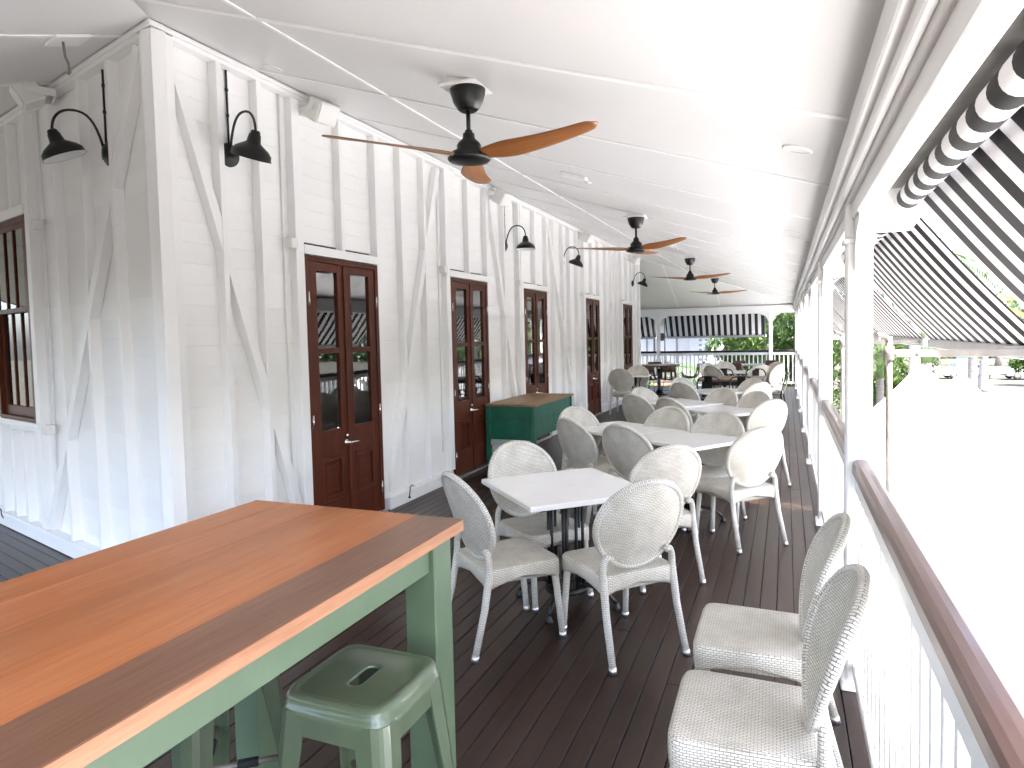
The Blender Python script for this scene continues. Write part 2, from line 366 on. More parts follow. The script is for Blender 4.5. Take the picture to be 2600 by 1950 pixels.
for k in range(35):                                   # behind the far corner of the building
    slab('board', 'deck_wood', deck, -8.5, XW-0.003, YE+0.06+k*BP, YE+0.06+k*BP+BWD, -0.022, 0, 0.0012)

# ------------------------------------------------------------------ building: framed walls, boards, doors, window
bld = thing('timber_building', 'white painted timber building with exposed studs and red brown French doors', 'building', (XW, YC, 0))
def bslab(name, mat, x0, x1, y0, y1, z0, z1, bev=0.0, parent=None): return slab(name, mat, parent or bld, x0-XW, x1-XW, y0-YC, y1-YC, z0, z1, bev)
DOORS = [(4.34, 5.36), (6.84, 7.86), (9.15, 10.18), (12.43, 13.44), (15.59, 16.59)]
DH = 2.325
# boards of the long wall, course by course, broken by the doors
pitch = 0.1355; nz = int(3.62/pitch)
edges = [YC+0.02] + [v for d in DOORS for v in d] + [YE]
for i in range(nz+1):
    z0 = i*pitch; z1 = min(z0+pitch-0.0007, 3.66)
    if z1 <= z0+.02: continue
    if z0 < DH:
        for a, b in zip(edges[0::2], edges[1::2]): bslab('wall_board', 'wall_paint', XB-0.022, XB, a, b, z0, min(z1, 9), 0.0007)
    else:
        for a, b in ((YC+0.02, 7.27), (7.27, 12.35), (12.35, YE)): bslab('wall_board', 'wall_paint', XB-0.022, XB, a+.001, b-.001, z0, z1, 0.0007)
# dark rooms behind the doors, the lining between them
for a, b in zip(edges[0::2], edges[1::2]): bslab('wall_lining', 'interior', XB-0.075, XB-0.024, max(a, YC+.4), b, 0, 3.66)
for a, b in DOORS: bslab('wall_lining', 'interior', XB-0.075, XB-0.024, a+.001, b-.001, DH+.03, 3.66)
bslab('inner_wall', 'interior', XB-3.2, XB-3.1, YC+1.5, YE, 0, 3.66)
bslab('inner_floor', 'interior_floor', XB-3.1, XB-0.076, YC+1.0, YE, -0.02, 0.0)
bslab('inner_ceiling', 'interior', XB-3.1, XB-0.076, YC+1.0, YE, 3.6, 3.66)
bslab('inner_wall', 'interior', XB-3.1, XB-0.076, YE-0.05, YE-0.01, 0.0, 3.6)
# studs
SW = 0.046
full = [3.505, 3.875, 5.81, 6.27, 8.43, 9.02-.04, 10.54, 11.05, 11.43, 11.9, 14.03, 14.50, 15.05, 17.0]
short = [4.83, 7.27, 7.83-.48, 9.58, 12.93, 16.09]
for y in full: bslab('stud', 'white_paint', XB, XW, y, y+SW, 0.122, 3.53, 0.002)
for a, b in DOORS:
    bslab('stud', 'white_paint', XB, XW, a-0.098, a-0.004, 0.122, 3.53, 0.002); bslab('stud', 'white_paint', XB, XW, b+0.004, b+0.075, 0.122, 3.53, 0.002)
    bslab('door_head', 'white_paint', XB, XW+0.002, a-0.004, b+0.004, DH+.012, DH+0.085, 0.002)
    bslab('stud', 'white_paint', XB, XW, (a+b)/2-0.02, (a+b)/2+0.026, DH+.086, 3.53, 0.002)
bslab('corner_post', 'white_paint', XB-0.02, XW+0.004, YC, YC+0.155, 0, 3.55, 0.003)
bslab('corner_post', 'white_paint', XB-0.06, XW+0.004, YE-0.02, YE+0.10, 0, 3.55, 0.003)
bslab('top_plate', 'white_paint', XB, XW+0.001, YC+0.156, YE-0.021, 3.531, 3.585, 0.002)
bslab('cornice', 'white_paint', XW+0.002, XW+0.022, YC-0.01, YE+0.12, 3.556, 3.588, 0.004)
for a, b in zip(edges[0::2], edges[1::2]):
    bslab('skirting', 'white_paint', XB, XW+0.018, a+(0.10 if a > 4 else 0.095)-0.02, b-0.099+.02, 0.0, 0.118, 0.004)
# braces let in between the studs
def brace(y0, z0, y1, z1, w=0.075):
    d = Vector((0, y1-y0, z1-z0)); L = d.length; ang = math.atan2(d.z, d.y)
    new_obj('brace', box_mesh('white_paint', 0.066, L, w, 0.002), None, bld, loc=(XB+0.034-XW, (y0+y1)/2-YC, (z0+z1)/2), rot=(ang, 0, 0))
brace(3.20, 3.30, 4.24, 0.16); brace(6.62, 3.50, 5.50, 0.16); brace(10.28, 3.50, 11.72, 0.18); brace(15.02, 3.48, 13.75, 0.18); brace(8.98, 0.2, 8.0, 3.45)
# white conduits with junction boxes by each door head
for y in (4.17, 6.66, 8.95, 12.20, 15.42):
    g = G().tube([(XB+0.012, y, 3.53), (XB+0.012, y, 0.35)], 0.0085, 6); o = g.obj('conduit', 'white_paint', bld, loc=(-XW, -YC, 0))
    bslab('junction_box', 'speaker_white', XW-0.045, XW+0.03, y-0.01, y+0.065, 2.36, 2.44, 0.006)
for y, z in ((5.77, 0.08),):
    g = G().tube([(XW+.02, y, z-.03), (XW+.03, y, z+.02), (XW+.028, y+.01, z+.07), (XW+.05, y+.02, z+.09), (XW+.06, y+.03, z+.075)], 0.005, 6).lathe([(0.016, 0), (0.012, .012), (.004, .02)], 10, (XW+.021, y, z-.04))
    g.obj('hook', 'black_metal', bld, loc=(-XW, -YC, 0))

def door_meshes():
    W, H = 1.0, DH-0.035
    D = {}
    fr = G()                                              # frame round the pair
    fr.box(0, 0.105, -0.51, -0.462, 0, H+.035, 0.002).box(0, 0.105, 0.462, 0.51, 0, H+.035, 0.002).box(0, 0.105, -0.4615, 0.4615, H-0.005, H+.035, 0.002)
    D['frame'] = fr.mesh('door_frame', 'door_wood')
    for sd_, s in (('l', -1), ('r', 1)):
        g = G(); a, b = (s*0.460, s*0.003) if s > 0 else (-0.460, -0.003)
        lo, hi = min(a, b), max(a, b)
        st = 0.092
        zb, zt = 0.03, H-0.008
        g.box(0.055, 0.095, lo, lo+st, zb, zt, 0.002).box(0.055, 0.095, hi-st, hi, zb, zt, 0.002)      # stiles
        for z0, z1 in ((zb, 0.30), (0.66, 0.885), (1.535, 1.578), (2.215, zt)): g.box(0.0555, 0.0945, lo+st, hi-st, z0, z1, 0.002)
        if s > 0: g.box(0.0952, 0.108, lo-0.022, lo+0.022, zb, zt, 0.003)                            # astragal
        D['leaf_'+sd_] = g.mesh('door_leaf', 'door_wood')
        g = G(); y0, y1 = lo+st, hi-st                                                               # raised panel with bolection mould
        g.box(0.062, 0.078, y0+.001, y1-.001, 0.302, 0.658)
        for z0, z1 in ((0.302, 0.33), (0.63, 0.658)): g.box(0.074, 0.102, y0-0.008, y1+0.008, z0-.01, z1, 0.006)
        for c0, c1 in ((y0-0.008, y0+0.02), (y1-0.02, y1+0.008)): g.box(0.0735, 0.1015, c0, c1, 0.33, 0.63, 0.006)
        g.box(0.078, 0.086, y0+.05, y1-.05, 0.37, 0.59, 0.004)
        D['panel_'+sd_] = g.mesh('door_panel', 'door_wood')
        D['pane_'+sd_+'1'] = G().box(0.072, 0.077, y0-.004, y1+.004, 0.88, 1.54).mesh('pane', 'pane_glass')
        D['pane_'+sd_+'2'] = G().box(0.072, 0.077, y0-.004, y1+.004, 1.574, 2.219).mesh('pane', 'pane_glass')
    h = G(); T = Matrix.Translation((0.096, -0.045, 0.755)) @ Matrix.Rotation(R(90), 4, 'Y')
    h.lathe([(0.030, 0), (0.030, 0.008), (0.024, 0.012), (0.013, 0.016), (0.012, 0.055)], 16, mtx=T)
    h.tube([(0.150, -0.045, 0.755), (0.154, -0.02, 0.756), (0.152, 0.03, 0.752), (0.146, 0.075, 0.749)], [0.011, 0.010, 0.009, 0.008], 8)
    h.lathe([(0.018, 0), (0.016, 0.012), (0.006, 0.016)], 12, mtx=Matrix.Translation((0.1, -0.04, 0.815)) @ Matrix.Rotation(R(90), 4, 'Y'))
    D['handle'] = h.mesh('handle', 'chrome')
    D['hinge'] = G().box(0.1055, 0.111, -0.012, 0.012, -0.055, 0.055).lathe([(0.007, -0.058), (0.007, 0.058)], 8, (0.112, 0, 0)).mesh('hinge', 'chrome')
    D['sill'] = G().box(-0.03, 0.14, -0.51, 0.51, 0.0, 0.028, 0.004).mesh('sill', 'aluminium')
    return D
DM = door_meshes()
dl = ['French doors behind the timber bar table', 'French doors beside the green cabinet', 'French doors rising behind the green cabinet', 'fourth French doors along the wall', 'French doors at the far end of the wall']
for (a, b), lab in zip(DOORS, dl):
    fo = new_obj('french_door', DM['frame'], None, bld, loc=(XW-0.105-XW, (a+b)/2-YC, 0.0)); fo['label'] = 'red brown ' + lab
    for k in ('leaf_l', 'leaf_r'): new_obj('door_leaf', DM[k], None, fo)
    for k in ('panel_l', 'panel_r'): new_obj('door_panel', DM[k], None, fo)
    for k in ('pane_l1', 'pane_l2', 'pane_r1', 'pane_r2'): new_obj('pane', DM[k], None, fo)
    new_obj('handle', DM['handle'], None, fo); new_obj('sill', DM['sill'], None, fo)
    for yy in (-0.478, 0.478):
        for zz in (0.25, 0.98, 1.98): new_obj('hinge', DM['hinge'], None, fo, loc=(-0.006, yy, zz))

# left wall, in its own frame: t runs away from the corner, n outwards
lw = Matrix(((LD.x, LN.x, 0, 0), (LD.y, LN.y, 0, 0), (0, 0, 1, 0), (0, 0, 0, 1)))
LW_R = math.atan2(LD.y, LD.x)
def lslab(name, mat, t0, t1, n0, n1, z0, z1, bev=0.0, parent=None):
    c = LD*((t0+t1)/2) + LN*((n0+n1)/2)
    return new_obj(name, box_mesh(mat, t1-t0, n1-n0, z1-z0, bev), None, parent or bld, loc=(c.x, c.y, (z0+z1)/2), rot=(0, 0, LW_R))
WT0, WT1, WZ0, WZ1 = 2.34, 3.27, 1.01, 2.735
for i in range(nz+1):
    z0 = i*pitch+0.06; z1 = z0+pitch-0.0007
    for t0, t1 in (((0.02, WT0), (WT1, 6.0)) if WZ0-0.03 < z0+.07 < WZ1 else ((0.02, 6.0),)):
        lslab('wall_board', 'wall_paint', t0, t1, -0.092, -0.070, z0, min(z1, 3.66), 0.0007)
lslab('wall_lining', 'interior', 0.4, WT0, -0.15, -0.094, 0, 3.66); lslab('wall_lining', 'interior', WT1, 6.0, -0.15, -0.094, 0, 3.66)
lslab('wall_lining', 'interior', WT0, WT1, -0.15, -0.094, 0, WZ0-.03); lslab('wall_lining', 'interior', WT0, WT1, -0.15, -0.094, WZ1+.03, 3.66)
lslab('inner_wall', 'interior', 1.3, 6.0, -2.4, -2.3, 0, 3.6)
lslab('corner_post', 'white_paint', -0.003, 0.16, -0.085, 0.0035, 0, 3.55, 0.003)
for t in (0.63, 1.13, 1.67, 2.64, 2.95, 3.8, 4.3):
    if WT0-0.1 < t < WT1:
        lslab('stud', 'white_paint', t, t+SW, -0.070, 0.0, 0.122, WZ0-0.10, 0.002); lslab('stud', 'white_paint', t, t+SW, -0.070, 0.0, WZ1+0.09, 3.53, 0.002)
    else: lslab('stud', 'white_paint', t, t+SW, -0.070, 0.0, 0.122, 3.53, 0.002)
for t in (WT0-0.10, WT1+0.004): lslab('stud', 'white_paint', t, t+0.094, -0.070, 0.001, 0.122, 3.53, 0.002)
lslab('top_plate', 'white_paint', 0.161, 6, -0.07, 0.001, 3.531, 3.60, 0.002); lslab('cornice', 'white_paint', -0.03, 6, 0.002, 0.022, 3.556, 3.588, 0.004)
lslab('skirting', 'white_paint', -0.02, 6, -0.07, 0.018, 0, 0.118, 0.004)
def lbrace(t0, z0, t1, z1, w=0.085):
    d = Vector((t1-t0, 0, z1-z0)); a = math.atan2(d.z, d.x); c = LD*((t0+t1)/2)+LN*(-0.033)
    o = new_obj('brace', box_mesh('white_paint', d.length, 0.068, w, 0.002), None, bld, loc=(c.x, c.y, (z0+z1)/2))
    o.rotation_euler = (Matrix.Rotation(LW_R, 4, 'Z') @ Matrix.Rotation(-a, 4, 'Y')).to_euler()
lbrace(0.20, 3.50, 2.16, 0.16)
def ltube(name, mat, pts, r): return G().tube([LD*p[0]+LN*p[1]+Vector((0, 0, p[2])) for p in pts], r, 6).obj(name, mat, bld)
ltube('conduit', 'white_paint', [(2.10, -0.058, 3.53), (2.10, -0.058, 0.5)], 0.0085); ltube('conduit', 'white_paint', [(0.28, -0.058, 3.53), (0.28, -0.058, 0.5)], 0.0085)
lslab('junction_box', 'speaker_white', 2.06, 2.13, -0.045, 0.02, 2.58, 2.66, 0.006); lslab('junction_box', 'speaker_white', 2.04, 2.11, -0.045, 0.02, 0.93, 1.01, 0.006)
ltube('hook', 'black_metal', [(3.28, .01, .05), (3.28, .03, .10), (3.29, .03, .15), (3.31, .045, .17), (3.33, .05, .155)], 0.005)
# sash window
wf = lslab('window', 'white_paint', WT0-0.004, WT1+0.004, -0.069, 0.006, WZ1+0.004, WZ1+0.085, 0.003); wf['label'] = 'red brown sash window in white trim at the left edge'
def wpart(name, mat, t0, t1, n0, n1, z0, z1, bev=0.002):
    m = box_mesh(mat, t1-t0, n1-n0, z1-z0, bev); c0 = (WT0+WT1)/2
    return new_obj(name, m, None, wf, loc=((t0+t1)/2-c0, (n0+n1)/2-(-0.0315), (z0+z1)/2-(WZ1+0.0445)))
wpart('sill', 'white_paint', WT0-0.06, WT1+0.06, -0.069, 0.012, WZ0-0.055, WZ0-0.004, 0.004)
for t0, t1 in ((WT0, WT0+0.045), (WT1-0.045, WT1)): wpart('jamb', 'door_wood', t0, t1, -0.068, -0.002, WZ0, WZ1)
wpart('jamb', 'door_wood', WT0+0.046, WT1-0.046, -0.068, -0.002, WZ1-0.05, WZ1); wpart('jamb', 'door_wood', WT0+.046, WT1-.046, -0.068, -0.002, WZ0, WZ0+.03)
zm = 1.96
for z0, z1, n0 in ((zm-0.02, WZ1-0.051, -0.035), (WZ0+0.031, zm+0.02, -0.064)):     # upper sash in front of the lower
    t0, t1 = WT0+0.047, WT1-0.047
    for c0, c1 in ((t0, t0+0.05), (t1-0.05, t1)): wpart('sash', 'door_wood', c0, c1, n0, n0+0.028, z0, z1)
    wpart('sash', 'door_wood', t0+.051, t1-.051, n0, n0+0.028, z0, z0+(0.04 if z0 > 1.5 else 0.085)); wpart('sash', 'door_wood', t0+.051, t1-.051, n0, n0+0.028, z1-0.04, z1)
    for q in (0.36, 0.64):
        tc_ = t0+(t1-t0)*q; wpart('glazing_bar', 'door_wood', tc_-0.011, tc_+0.011, n0+0.001, n0+0.026, z0+.04, z1-.041)
    wpart('pane', 'pane_glass', t0+.04, t1-.04, n0+0.010, n0+0.014, z0+.03, z1-.03, 0)

# ------------------------------------------------------------------ ceiling: sheets and cover battens on three falls
ceil_ = tag(G().obj('ceiling', 'ceiling_paint'), kind='structure')
def zmain(x, y): return ZW-KC*(x-XW)
def zfar(x, y): return ZW-K2*(y-YE)
def zleft(x, y): return ZW-KC*((x-PC.x)*LN.x+(y-PC.y)*LN.y)
HA, HB = 1.314, 1.0        # near hip: y = YC - 1.314 (x-XW)
FH = KC/K2                 # far hip: y = YE + FH (x-XW)
def sheet(name, poly, zf, lo, hi, mat, bev=0):
    if len(poly) < 3: return
    g = G(); A = [g.bm.verts.new((x, y, zf(x, y)+lo)) for x, y in poly]; B = [g.bm.verts.new((x, y, zf(x, y)+hi)) for x, y in poly]; k = len(poly)
    g.face(A); g.face(B[::-1])
    for i in range(k): g.face([A[i], A[(i+1) % k], B[(i+1) % k], B[i]])
    return g.obj(name, mat, ceil_)
def in_main(p): return clip(clip(p, -HA, -1.0, -(YC+HA*XW)), -FH, 1.0, YE-FH*XW)
EAVE = 0.34
ys = [2.65+1.176*k for k in range(-5, 17)]
for a, b in zip(ys, ys[1:]):
    for xa, xb in ((XW-0.02, -2.40), (-2.40, EAVE)):
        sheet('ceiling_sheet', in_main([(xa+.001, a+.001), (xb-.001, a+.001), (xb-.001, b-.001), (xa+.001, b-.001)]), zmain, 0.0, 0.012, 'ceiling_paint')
for a in ys: sheet('batten', in_main([(XW, a-.016), (0.248, a-.016), (0.248, a+.016), (XW, a+.016)]), zmain, -0.0085, -0.0005, 'batten_paint')
for a, b in zip(ys, ys[1:]): sheet('batten', in_main([(-2.416, a+.017), (-2.384, a+.017), (-2.384, b-.017), (-2.416, b-.017)]), zmain, -0.0085, -0.0005, 'batten_paint')
def in_left(p): return clip(clip(p, HA, 1.0, YC+HA*XW), -LN.x*-1, -LN.y*-1, 99)
def lp(t, n): q = PC+LD*t+LN*n; return (q.x, q.y)
ts = [0.36+1.2*k for k in range(-4, 12)]
for a, b in zip(ts, ts[1:]):
    for n0, n1 in ((-0.02, 1.2), (1.2, 3.9)):
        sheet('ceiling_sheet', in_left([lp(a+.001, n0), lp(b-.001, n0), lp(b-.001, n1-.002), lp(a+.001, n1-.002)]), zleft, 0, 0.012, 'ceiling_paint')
    sheet('batten', in_left([lp(b-.016, 0), lp(b+.016, 0), lp(b+.016, 3.8), lp(b-.016, 3.8)]), zleft, -0.0085, -0.0005, 'batten_paint')
def in_far(p): return clip(p, FH, -1.0, FH*XW-YE)
xs = [-9+1.2*k for k in range(0, 9)]
for a, b in zip(xs, xs[1:]):
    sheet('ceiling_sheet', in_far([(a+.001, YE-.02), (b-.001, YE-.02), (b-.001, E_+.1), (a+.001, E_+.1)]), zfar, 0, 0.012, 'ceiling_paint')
    sheet('batten', in_far([(b-.016, YE), (b+.016, YE), (b+.016, E_-.06), (b-.016, E_-.06)]), zfar, -0.0085, -0.0005, 'batten_paint')
for (x0, y0, x1, y1, zf) in ((XW, YE, 0.25, YE+FH*(0.25-XW), zmain),):   # hip cover strips
    G().tube([(x0, y0, zf(x0, 0)-.002), (x1, y1, zf(x1, 0)-.002)], 0.017, 6).obj('hip_batten', 'batten_paint', ceil_)
# roof above, solid to the sun
roof = G()
def rface(p, zf):
    p = p and [(x, y) for x, y in p]
    A = [roof.bm.verts.new((x, y, zf(x, y)+0.16)) for x, y in p]; roof.face(A)
rface(in_main([(XW-.05, -6), (0.55, -6), (0.55, 26), (XW-.05, 26)]), zmain); rface(in_left([lp(-9, -.05), lp(15, -.05), lp(15, 4.1), lp(-9, 4.1)]), zleft); rface(in_far([(-9, YE-.05), (2, YE-.05), (2, E_+.25), (-9, E_+.25)]), zfar)
roof.face([roof.bm.verts.new(p) for p in ((XW, YC, ZW+.16), (XW, YE, ZW+.16), (-9, YE, ZW+.16), (-9, YC+1.2, ZW+.16))])
roof.obj('roof', 'galvanised', bld, recalc=False, loc=(-XW, -YC, 0))

# ------------------------------------------------------------------ eave beam and posts on the street side
ZB = 2.365
beam = thing('veranda_beam', 'white painted eave beam running above the street side posts', 'beam', (PX, 10, 2.1))
def bm_(name, x0, x1, y0, y1, z0, z1, bev=0.003, mat='white_paint'): return slab(name, mat, beam, x0-PX, x1-PX, y0-10, y1-10, z0-2.1, z1-2.1, bev)
bm_('plate', 0.252, 0.352, -2.2, E_+.052, 2.20, 2.352); bm_('fascia', 0.20, 0.251, -2.2, E_-.02, 2.262, 2.356, 0.006); bm_('fascia', 0.226, 0.2515, -2.2, E_-.02, 2.215, 2.261, 0.006)
bm_('soffit_board', 0.27, 0.335, -2.2, E_, 2.125, 2.199, 0.004)
bm_('gutter_board', 0.353, 0.60, -2.2, E_+.1, 2.245, 2.27, 0.004, 'hood_metal')
postm = G().box(-PW, PW, -PW, PW, 0.0, 2.199, 0.008).box(-PW-.012, PW+.012, -PW-.012, PW+.012, 2.02, 2.045, 0.004).mesh('shaft', 'white_paint')
arch = [(a_*.86, b_*.78) for a_, b_ in [(0, 0), (0, -0.30), (0.018, -0.30), (0.03, -0.27), (0.035, -0.22), (0.06, -0.16), (0.11, -0.10), (0.17, -0.065), (0.22, -0.055), (0.235, -0.03), (0.25, -0.022), (0.25, 0)]]
brk = {s: G().prism([(s*(a+PW+.001), b) for a, b in arch], -0.022, 0.022, 'YZ').mesh('bracket', 'white_paint') for s in (1, -1)}
brx = {s: G().prism([(s*(a+PW+.001), b) for a, b in arch], -0.022, 0.022, 'XZ').mesh('bracket', 'white_paint') for s in (1, -1)}
shoe = G().box(-PW-.02, PW+.012, -PW-.012, PW+.012, 0.0, 0.055, 0.006).mesh('post_shoe', 'white_paint')
ordn = ['just out of frame behind the near wicker chairs', 'nearest the camera with the thick timber handrail fixed to it', 'second along the street side', 'third along the street side', 'fourth along the street side', 'fifth along the street side', 'sixth along the street side', 'last before the far corner on the street side']
for y, t in zip(POSTY, ordn):
    p = thing('veranda_post', 'white veranda post ' + t, 'post', (PX, y, 0), 0, 'white veranda posts')
    new_obj('shaft', postm, None, p); new_obj('post_shoe', shoe, None, p)
    for s in (1, -1): new_obj('bracket', brk[s], None, p, loc=(0, 0, 2.125))
FX = [(-7.2, 'left of the palm fronds across the far end'), (-3.62, 'beyond the end of the wall by the palm fronds'), (-0.40, 'right of the wide striped awning at the far end'), (PX, 'in the far corner where both balustrades meet')]
for x, t in FX:
    p = thing('veranda_post', 'white veranda post ' + t, 'post', (x, E_, 0), 0, 'white veranda posts')
    new_obj('shaft', postm, None, p)
    for s in (1, -1):
        if x < PX-.1: new_obj('bracket', brx[s], None, p, loc=(0, 0, 2.125))
fb = thing('veranda_beam', 'white painted beam across the far end above the striped awnings', 'beam', (-3, E_, 2.1))
for n_, y0, y1, z0, z1 in (('plate', -.05, .05, 2.20, 2.352), ('fascia', -.085, -.051, 2.255, 2.345), ('soffit_board', -.03, .03, 2.125, 2.199)): slab(n_, 'white_paint', fb, -5.5, 3.24, y0, y1, z0-2.1, z1-2.1, 0.003)

# ------------------------------------------------------------------ balustrades, bay by bay
hr = [(-.035, -.035), (-.036, 0.0), (-.031, .018), (-.018, .026), (0, .028), (.018, .026), (.031, .018), (.036, 0.0), (.035, -.035)]
bal = G().box(-.016, .016, -.016, .016, 0.135, 0.918, 0.003).mesh('baluster', 'rail_paint')
def rail_bay(label, p0, p1, group='white balustrade bays', wood_='rail_wood'):
    p0, p1 = Vector(p0), Vector(p1); L = (p1-p0).length; a = math.atan2((p1-p0).y, (p1-p0).x) - R(90)
    t = thing('balustrade', label, 'railing', p0, a, group)
    g = G(); g.loft([[(x, PW, 1.035+z) for x, z in hr], [(x, L-PW, 1.035+z) for x, z in hr]], smooth=False); g.obj('handrail', wood_, t)
    G().box(-.024, .024, PW, L-PW, 0.918, 0.982, 0.004).obj('top_rail', 'rail_paint', t); G().box(-.018, .018, PW, L-PW, 0.985, 0.998, 0.0).obj('fillet', 'rail_paint', t)
    G().box(-.034, .034, PW, L-PW, 0.085, 0.134, 0.006).obj('bottom_rail', 'rail_paint', t)
    n = round((L-2*PW)/0.122); s = (L-2*PW)/n
    for i in range(n): new_obj('baluster', bal, None, t, loc=(0, PW+s*(i+.5), 0))
    return t
rl = ['nearest white balustrade bay beside the two wicker chairs', 'white balustrade bay between the nearest and second posts', 'white balustrade bay between the second and third posts', 'white balustrade bay between the third and fourth posts', 'white balustrade bay between the fourth and fifth posts', 'white balustrade bay between the fifth and sixth posts', 'white balustrade bay between the sixth and last side posts', 'short white balustrade bay before the far corner']
yy = POSTY+[E_]
for a, b, t in zip(yy, yy[1:], rl): rail_bay(t, (PX+.008, a, 0), (PX+.008, b, 0))
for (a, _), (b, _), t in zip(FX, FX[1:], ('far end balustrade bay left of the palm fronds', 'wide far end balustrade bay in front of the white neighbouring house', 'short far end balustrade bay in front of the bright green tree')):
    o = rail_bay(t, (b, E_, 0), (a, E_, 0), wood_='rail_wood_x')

# ------------------------------------------------------------------ striped roll-out awnings
def awning(label, y0, y1, xr, zr, xf, zf_, group='striped awnings along the street side', stub=True):
    t = thing('striped_awning', label, 'awning', (xr, y0, zr), 0, group); L = y1-y0
    g = G(); g.tube([(0, 0.03, 0), (0, L-0.03, 0)], 0.046, 20); o = g.obj('roller', 'stripe_y', t)
    rings = []
    N = 10
    for i in range(N+1):
        q = i/N; x = 0.05+(xf-xr-0.05)*q; z = -0.012+(zf_-zr+0.012)*q - 0.018*math.sin(math.pi*q)
        rings.append((x, z))
    g = G()
    for j in (0,):
        A = [[g.bm.verts.new((x, yv, z)) for x, z in rings] for yv in (0.06, L*.33, L*.66, L-0.06)]
        for u, v in zip(A, A[1:]):
            for i in range(N): g.face([u[i], u[i+1], v[i+1], v[i]], True)
    me = g.mesh('fabric', 'stripe_y', recalc=False); fo = new_obj('fabric', me, None, t)
    sm = fo.modifiers.new('thickness', 'SOLIDIFY'); sm.thickness = 0.0015
    G().box(xf-xr-.02, xf-xr+.025, 0.04, L-0.04, zf_-zr-.062, zf_-zr+.004, 0.006).obj('front_bar', 'awning_bar', t)
    for yv in (0.0, L-0.012): G().prism([(-0.12, .075), (.07, .075), (.085, -.03), (.03, -.115), (-.12, -.115)], yv, yv+0.012, 'XZ').obj('end_plate', 'white_paint', t)
    for yv in (0.14,):                                               # guide pipe with a hinged arm to the front bar
        px_ = -0.03
        G().tube([(px_, yv, zf_-zr+.06), (px_, yv, zf_-zr-.2), (px_, yv, -1.62)], 0.0145, 8).obj('guide_pipe', 'galvanised', t)
        g = G(); za = zf_-zr-0.02
        g.box(px_-.03, xf-xr, yv+.022, yv+.030, za-.017, za+.017, 0.002); g.lathe([(0.021, -.028), (.021, .035)], 12, (px_, yv, za)); 
        g.tube([(px_, yv, za+.03), (px_, yv, za+.06), (px_-.02, yv-.02, za+.085), (px_-.06, yv-.06, za+.09)], .011, 8)
        for xb in (0.03, 0.12): g.lathe([(0.009, 0), (0.009, 0.01), (0.004, 0.014)], 8, mtx=Matrix.Translation((px_+xb, yv+.03, za)) @ Matrix.Rotation(R(90), 4, 'X'))
        g.obj('arm', 'galvanised', t)
    return t
al = ['nearest striped awning overhead with its roller showing at top right', 'striped awning beyond the nearest post with long sloping bars', 'striped awning between the second and third posts', 'striped awning between the third and fourth posts', 'striped awning between the fourth and fifth posts', 'striped awning between the fifth and sixth posts', 'striped awning past the sixth post']
for a, b, t in zip(POSTY, POSTY[1:], al): awning(t, a+0.03, b-0.03, 0.475, 2.185, 1.04, 1.545)
def far_awning(label, x0, x1):
    t = thing('striped_awning', label, 'awning', (x0, E_+.16, 2.17), 0, 'striped awnings across the far end'); L = x1-x0
    G().tube([(0.03, 0, 0), (L-.03, 0, 0)], 0.05, 16).obj('roller', 'stripe_x', t)
    g = G(); N = 8; pr = [(0.05+0.42*i/N, -0.01-0.66*i/N-0.02*math.sin(math.pi*i/N)) for i in range(N+1)]
    A = [[g.bm.verts.new((xv, a, b)) for a, b in pr] for xv in (0.05, L/2, L-.05)]
    for u, v in zip(A, A[1:]):
        for i in range(N): g.face([u[i], u[i+1], v[i+1], v[i]], True)
    fo = g.obj('fabric', 'stripe_x', t, recalc=False); sm = fo.modifiers.new('thickness', 'SOLIDIFY'); sm.thickness = 0.0015
    G().box(.03, L-.03, .45, .49, -.735, -.67, 0.006).obj('front_bar', 'awning_bar', t)
    for xv in (.06, L-.06): G().tube([(xv, .02, -.1), (xv, .02, -1.6)], .018, 8).obj('guide_pipe', 'galvanised', t)
far_awning('striped awning across the far end beside the palm fronds', -7.1, -3.72); far_awning('wide striped awning across the far end above the white house', -3.52, -0.50)

# unseen awnings and balustrade bays added behind the camera to shade the left wall
def left_side(o, tt, n): q = PC+LD*tt+LN*n; o.location = (q.x, q.y, o.location.z); o.rotation_euler[2] = math.atan2(LN.y, LN.x); return o
for tt, l in ((8.4, 'unseen striped awning added to shade the left wall'), (5.6, 'second unseen striped awning added to shade the left wall'), (2.8, 'unseen striped awning added behind the camera to shade the left wall')):
    o = awning(l, 0.0, 2.74, 0.475, 2.185, 1.04, 1.545, 'unseen striped awnings added as shade'); left_side(o, tt, 4.0)
for tt, l in ((8.4, 'unseen white balustrade added to shade the left wall'), (5.6, 'second unseen white balustrade bay added to shade the left wall')):
    rail_bay(l, PC+LD*tt+LN*3.83, PC+LD*(tt-2.8)+LN*3.83, 'unseen white balustrade bays added as shade')
